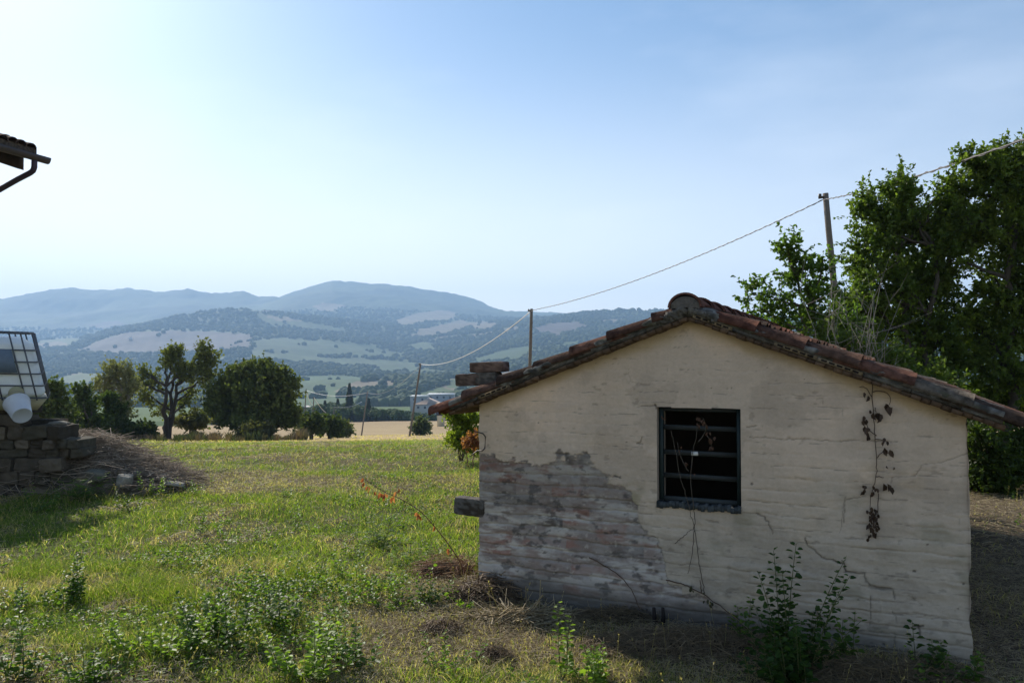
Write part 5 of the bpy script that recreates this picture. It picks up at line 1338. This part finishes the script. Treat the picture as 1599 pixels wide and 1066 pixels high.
# low leafy ground cover, densest in the near left
def cover():
    r = np.random.RandomState(81); m = MB()
    # short leafy shoots in loose drifts
    x, y = scatter(11500, 2.2, 11, r); k = fbm(x * .9 + 7, y * .9, 411, 4); k2 = sstep(6.6, 5.0, y) * sstep(.3, -1.0, x)
    keep = ~in_hut(x, y, .3) & (r.uniform(0, 1, len(x)) < sstep(.50, .66, k) * (.08 + .9 * k2)); x, y = x[keep], y[keep]; n = len(x); hh = r.uniform(.05, .19, n) * (.6 + .8 * sstep(.5, .7, k[keep]))
    A = np.stack([x, y, H(x, y)], 1); ln = r.normal(size=(n, 3)) * [.25, .25, 0] * hh[:, None]; B2 = A + ln + np.stack([0 * hh, 0 * hh, hh], 1)
    sticks(m, A, (A + B2) / 2 - ln * .2, B2, .0014, .0008, (.10, .13, .04))
    q = 11; f = np.tile(np.linspace(.15, 1, q), n); P0 = np.repeat(A, q, 0) * (1 - f[:, None]) + np.repeat(B2, q, 0) * f[:, None]; ang = np.tile(np.arange(q) * 2.4, n) + np.repeat(r.uniform(0, 6, n), q)
    D = np.stack([np.cos(ang), np.sin(ang), r.uniform(-.1, .5, n * q)], 1); L = r.uniform(.022, .042, n * q) * (1.15 - .5 * f); tone = np.repeat(r.uniform(0, 1, n), q) * .7 + r.uniform(0, .3, n * q)
    leaves(m, P0 + D * .004, D, r.normal(size=(n * q, 3)) * .3 + [0, 0, 1.], L, L * .85, mix((.07, .13, .018), (.20, .29, .04), tone))
    x, y = scatter(75000, 2.2, 12, r); ok = ~in_hut(x, y); x, y = x[ok], y[ok]
    k = fbm(x * 1.1, y * 1.1, 401, 4); d = dry(x, y)
    keep = (k > .53) & (d < .75) & (r.uniform(0, 1, len(x)) < sstep(.53, .66, k) * (.3 + .7 * sstep(7.5, 5.5, y))); x, y = x[keep], y[keep]; n = len(x)
    z = H(x, y) + r.uniform(.01, .09, n) * sstep(.53, .7, k[keep] if len(k) != n else k)
    nl = 3
    B = np.repeat(np.stack([x, y, z], 1), nl, 0) + r.normal(size=(n * nl, 3)) * [.015, .015, .006]
    D = unit(r.normal(size=(n * nl, 3)) * [1, 1, .35]); N = unit(r.normal(size=(n * nl, 3)) * .35 + [0, 0, 1.]); L = r.uniform(.012, .034, n * nl)
    leaves(m, B, D, N, L, L * .75, mix((.06, .11, .018), (.17, .24, .04), r.uniform(0, 1, n * nl)))
    return m.build('ground_cover', M_leaf)
tag(cover(), 'low leafy weeds spreading through the grass', 'ground cover', kind='stuff')

# ------------------------------------------------------------------ individual weeds
def weed(px, py, h, stems, spread, label, leafL=.03, cols=((.035, .07, .014), (.09, .15, .028)), seed=0, nleaf=16, lean=.25, pinnate=False, group='weeds in the grass', base=None, wr=.85, dirx=0, name='weed_plant'):
    h *= 1.2; leafL *= 1.15; r = np.random.RandomState(500 + seed); b0 = G(px, py) if base is None else np.asarray(base, float)
    root = empty(name, tuple(b0)); tag(root, label, 'plant', group)
    sm = MB(); lm = MB(); B, D, N, L = [], [], [], []
    for k in range(stems):
        a = r.uniform(0, 6.28); o = np.array([math.cos(a), math.sin(a), 0]) * spread * r.uniform(0, 1) ** .6
        hh = h * (1.0 if k == 0 else r.uniform(.45, .95)); l_ = o * lean * 2 + r.normal(size=3) * [.08, .08, 0] * h + np.array([dirx * hh, 0, 0])
        n = 8; t = np.linspace(0, 1, n)[:, None]; p = o * np.minimum(1, t * 3.5) + np.array([0, 0, -.012]) + np.array([0, 0, hh]) * t + l_ * t ** 1.6
        sm.tube(p, .0022 * (1 - .6 * t[:, 0]) * (1 + h), 5, (.10, .11, .04))
        nl = int(nleaf * 1.9 * hh / h) + 4
        for q in range(nl):
            f = .12 + .9 * q / nl; f = min(f, 1); pos = np.array([np.interp(f * (n - 1), np.arange(n), p[:, c]) for c in range(3)])
            ang = q * 2.4 + r.uniform(-.4, .4); dr = np.array([math.cos(ang), math.sin(ang), r.uniform(-.1, .5)]); sz = leafL * (1.1 - .55 * f) * r.uniform(.75, 1.2)
            if pinnate:
                rl = sz * 3.5; sm.tube([pos, pos + unit(dr) * rl * .5 + [0, 0, .01], pos + unit(dr) * rl - [0, 0, .01]], .001, 3, (.12, .14, .05)); sd_ = unit(np.cross(dr, [0, 0, 1.]))
                for w2 in range(5):
                    for sg in (-1, 1): B.append(pos + unit(dr) * rl * (.25 + .18 * w2)); D.append(unit(dr) * .5 + sd_ * sg + [0, 0, -.1]); N.append(r.normal(size=3) * .25 + [0, 0, 1]); L.append(sz)
            else:
                B.append(pos + unit(dr) * sz * .3); D.append(dr); N.append(r.normal(size=3) * .3 + [0, 0, 1.]); L.append(sz)
    B, D, N, L = map(np.array, (B, D, N, L))
    leaves(lm, B, D, N, L, L * (wr if not pinnate else .4), mix(cols[0], cols[1], r.uniform(0, 1, len(L))))
    sm.build('stems', M_bark, root); lm.build('leaves', M_leaf, root)
DK = ((.05, .10, .02), (.14, .21, .04)); BRT = ((.11, .18, .025), (.24, .33, .05))
weed(112, 938, .30, 5, .05, 'dark leafy weed standing upright in the left foreground', .036, DK, 1, 18)
weed(98, 950, .18, 6, .10, 'lower tuft of round leaves beside the dark upright weed', .034, DK, 2, 12)
weed(345, 1000, .34, 13, .20, 'big clump of round-leaved shoots left of centre foreground', .040, DK, 3, 16)
weed(435, 980, .28, 9, .16, 'bushy round-leaved weed right beside the big clump', .036, DK, 4, 15)
weed(480, 1062, .30, 14, .20, 'bright green clump at the bottom edge, left of centre', .038, BRT, 5, 15)
weed(555, 1040, .20, 9, .14, 'low leafy clump right of the bright one at the bottom edge', .032, DK, 6, 12)
weed(245, 1020, .20, 12, .22, 'spreading leafy weed below the dark upright weed', .034, BRT, 7, 12)
weed(35, 1064, .30, 7, .10, 'leafy stems in the bottom left corner', .036, DK, 8, 15)
weed(140, 1064, .18, 8, .12, 'short leafy tuft near the bottom left corner', .032, DK, 9, 12)
weed(590, 852, .24, 7, .16, 'feathery-leaved weed in the middle of the meadow', .028, ((.06, .11, .025), (.13, .19, .05)), 10, 6, pinnate=True, lean=.6)
weed(640, 880, .17, 3, .08, 'small feathery weed in front of the larger feathery one', .026, BRT, 11, 5, pinnate=True, lean=.5)
weed(465, 815, .20, 2, .03, 'thin lone weed in the meadow left of the feathery one', .030, BRT, 12, 9)
weed(312, 835, .24, 2, .03, 'slender dark stalk with small leaves, mid left meadow', .022, DK, 13, 16, dirx=.35)
weed(205, 800, .22, 6, .14, 'leafy weed below the rubble mound', .035, ((.06, .10, .02), (.13, .18, .04)), 14, 10)
weed(240, 775, .26, 9, .22, 'weeds growing over the right foot of the rubble mound', .034, BRT, 15, 10)
weed(130, 778, .26, 8, .25, 'dark ferny weed in the shade below the stone wall', .034, DK, 16, 6, pinnate=True, lean=.6)
weed(45, 800, .22, 9, .30, 'shaded weeds at the foot of the stone wall by the left edge', .036, DK, 17, 10)
weed(660, 945, .16, 6, .10, 'small leafy weed left of the brush pile', .034, ((.06, .10, .02), (.12, .17, .03)), 18, 8)
weed(600, 950, .14, 5, .10, 'low weed further left of the brush pile', .030, ((.06, .10, .02), (.12, .17, .03)), 19, 8)
weed(878, 1062, .34, 3, .04, 'tall sunlit shoot at the bottom edge beside the hut shadow', .036, BRT, 20, 14)
weed(935, 1070, .20, 9, .14, 'bright sunlit clump at the edge of the hut shadow', .034, BRT, 21, 11)
weed(745, 890, .10, 3, .06, 'tiny weed by the left corner of the hut', .020, BRT, 22, 7)
weed(1225, 1045, .56, 5, .06, 'tallest dark round-leaved shoot against the hut wall', .050, ((.03, .065, .016), (.07, .13, .03)), 23, 20, group='weeds along the wall foot')
weed(1262, 1055, .50, 4, .08, 'arching shoot leaning right against the hut wall', .046, ((.03, .065, .016), (.07, .13, .03)), 24, 18, dirx=.30, group='weeds along the wall foot')
weed(1235, 1066, .30, 22, .20, 'dense leafy bush at the bottom edge before the wall', .044, ((.03, .065, .016), (.07, .13, .03)), 25, 14, group='weeds along the wall foot')
weed(1160, 1005, .22, 4, .06, 'small shaded weed left of the tall shoots by the wall', .036, DK, 26, 10, group='weeds along the wall foot')
weed(1325, 1045, .26, 4, .06, 'shaded weed right of the dense bush by the wall', .04, DK, 27, 9, group='weeds along the wall foot')
weed(925, 945, .22, 2, .03, 'little weed growing against the blistered brick', .036, DK, 28, 10, group='weeds along the wall foot')
weed(1440, 1060, .22, 5, .10, 'green weed at the foot of the wall near its right end', .044, ((.03, .06, .015), (.07, .12, .03)), 29, 9, group='weeds along the wall foot')
weed(1500, 1066, .16, 6, .10, 'leafy tuft at the right corner of the hut', .036, DK, 30, 9, group='weeds along the wall foot')
weed(310, 770, .16, 6, .14, 'weeds just beyond the flat slab of the rubble', .03, BRT, 31, 8)
weed(740, 640, .1, 2, .05, 'low dark weed at the corner behind the hut', .03, DK, 32, 7, base=gnd(700, 11.5))
weed(445, 775, .12, 5, .12, 'pale green patch weed in the middle meadow', .026, BRT, 33, 8)
weed(30, 950, .16, 10, .18, 'leafy patch at the left edge of the foreground', .034, DK, 34, 10)
weed(700, 1050, .14, 8, .2, 'low leafy weeds at the bottom edge before the straw mounds', .028, BRT, 35, 8)

# red-leaved arching branch
p0 = G(735, 905); root = empty('dead_branch', tuple(p0)); tag(root, 'arching dead bramble branch with rusty red leaves left of the hut', 'branch')
pts = np.array([P(735, 905, 5.9), P(715, 870, 5.9), P(690, 835, 5.95), P(660, 800, 6.0), P(630, 780, 6.05), P(600, 768, 6.1), P(575, 752, 6.15), P(565, 745, 6.15)]) - p0
pts[0] = (0, 0, -.02)
sp_ = smooth_path(pts); m = MB(); m.tube(sp_, np.linspace(.0045, .0018, len(sp_)), 6, (.14, .07, .05)); m.tube(smooth_path(np.array([P(640, 785, 6.05), P(632, 772, 6.05), P(622, 762, 6.05)]) - p0), .0015, 4, (.14, .07, .05)); m.build('stem', M_bark, root)
B = []; 
for (a, b_) in [(565, 748), (568, 752), (575, 760), (585, 766), (592, 768), (600, 772), (603, 772), (612, 776), (615, 776), (650, 800), (656, 803), (679, 822), (702, 858), (622, 764)]:
    for q in range(3): B.append(P(a, b_, 6.08) - p0 + rs.normal(size=3) * .008)
B = np.array(B); n = len(B); m = MB(); leaves(m, B, rs.normal(size=(n, 3)) * .4 + [0, 0, -1.], rs.normal(size=(n, 3)) + [0, -1, 0], rs.uniform(.03, .05, n), .02, mix((.28, .08, .05), (.42, .17, .10), rs.uniform(0, 1, n)), fold=.4)
m.build('red_leaves', M_leaf, root)

# brush pile at the corner and straw mounds
def pile(px, py, w_, d_, h_, n, label, name, cols, seed, L=.16, rad=.003, cat='brushwood'):
    r = np.random.RandomState(seed); c = G(px, py); root = empty(name, tuple(c)); tag(root, label, cat)
    m = MB(); a = r.uniform(0, 6.28, n); q = np.sqrt(r.uniform(0, 1, n)); x = np.cos(a) * q * w_; y = np.sin(a) * q * d_; z = h_ * (1 - q ** 2) * r.uniform(.2, 1, n)
    dd = r.normal(size=(n, 3)) * [1, .9, .28]; dd = unit(dd) * L * r.uniform(.4, 1.3, (n, 1))
    A = np.stack([x, y, z], 1); sticks(m, A - dd * .5, A + r.normal(size=(n, 3)) * .015 + [0, 0, .01], A + dd * .5, rad * r.uniform(.4, 1.5, n), rad * .35, mix(cols[0], cols[1], r.uniform(0, 1, n)))
    m.build('twigs', M_straw, root)
    m = MB(); v, f = rock_mesh((w_ * 1.3, d_ * 1.3, h_ * 1.0), r, None, 2, .2, .2); m.add(v, None, f, (.07, .05, .035)); m.build('core', M_dirt, root)
TW = ((.11, .07, .045), (.34, .25, .16)); STW = ((.26, .20, .12), (.50, .41, .27))
pile(762, 935, .26, .16, .16, 700, 'pile of dry brown twigs heaped at the left corner of the hut', 'brush_pile', TW, 1, .20, .0032)
pile(700, 895, .30, .22, .15, 420, 'reddish dead bramble tangle in the grass left of the hut', 'bramble_tangle', ((.22, .10, .06), (.38, .26, .15)), 2, .22, .0022)
pile(690, 985, .14, .10, .06, 380, 'small mound of straw left of the hut shadow', 'straw_mound', TW, 3, .08, .0022, 'straw')
pile(770, 1028, .12, .09, .07, 380, 'dark molehill of straw and earth at the bottom centre', 'straw_mound', TW, 4, .07, .002, 'straw')
pile(820, 965, .30, .06, .04, 220, 'pale broken sticks lying towards the hut wall foot', 'stick_bundle', STW, 6, .34, .004)
pile(1000, 965, .45, .10, .07, 1500, 'drift of dead straw against the peeled part of the wall', 'straw_mound', ((.13, .10, .065), (.30, .23, .14)), 7, .14, .002, 'straw')
pile(1080, 1010, .65, .22, .08, 3200, 'wide mat of dry straw in the hut shadow', 'straw_mound', ((.15, .11, .07), (.34, .26, .16)), 8, .16, .002, 'straw')
pile(1370, 1062, .55, .14, .09, 2400, 'mat of dry stalks at the foot of the cream wall', 'straw_mound', ((.13, .10, .065), (.32, .25, .15)), 9, .18, .002, 'straw')
# broken stubs by the wall foot
b = MB()
for k, (a, c) in enumerate(((1021, 962), (1035, 962))):
    q = wall_path([(a, c)], -.06)[0]; b.tube([q + [0, 0, -.06], q + [.003, 0, .0], q + [.0, 0, .055]], [.014, .013, .010], 7, (.025, .02, .018))
o = b.build('burnt_stub', M_bark); tag(o, 'pair of short black stubs standing at the wall foot', 'stub')

# ------------------------------------------------------------------ haze
hz = MB(); X0, X1, YA_, YB_, ZA, ZB = -7200, 7200, -60, 6700, -60, 640
hz.box(((X0 + X1) / 2, (YA_ + YB_) / 2, (ZA + ZB) / 2), (X1 - X0, YB_ - YA_, ZB - ZA))
mh = bpy.data.materials.new('haze_air'); mh.use_nodes = True; t = mh.node_tree
t.nodes.remove(t.nodes['Principled BSDF']); pv = t.nodes.new('ShaderNodeVolumePrincipled')
pv.inputs['Color'].default_value = (.42, .64, .96, 1); pv.inputs['Density'].default_value = 1.8e-4; pv.inputs['Anisotropy'].default_value = .15
t.links.new(pv.outputs[0], t.nodes['Material Output'].inputs['Volume'])
tag(hz.build('haze', mh), kind='stuff')
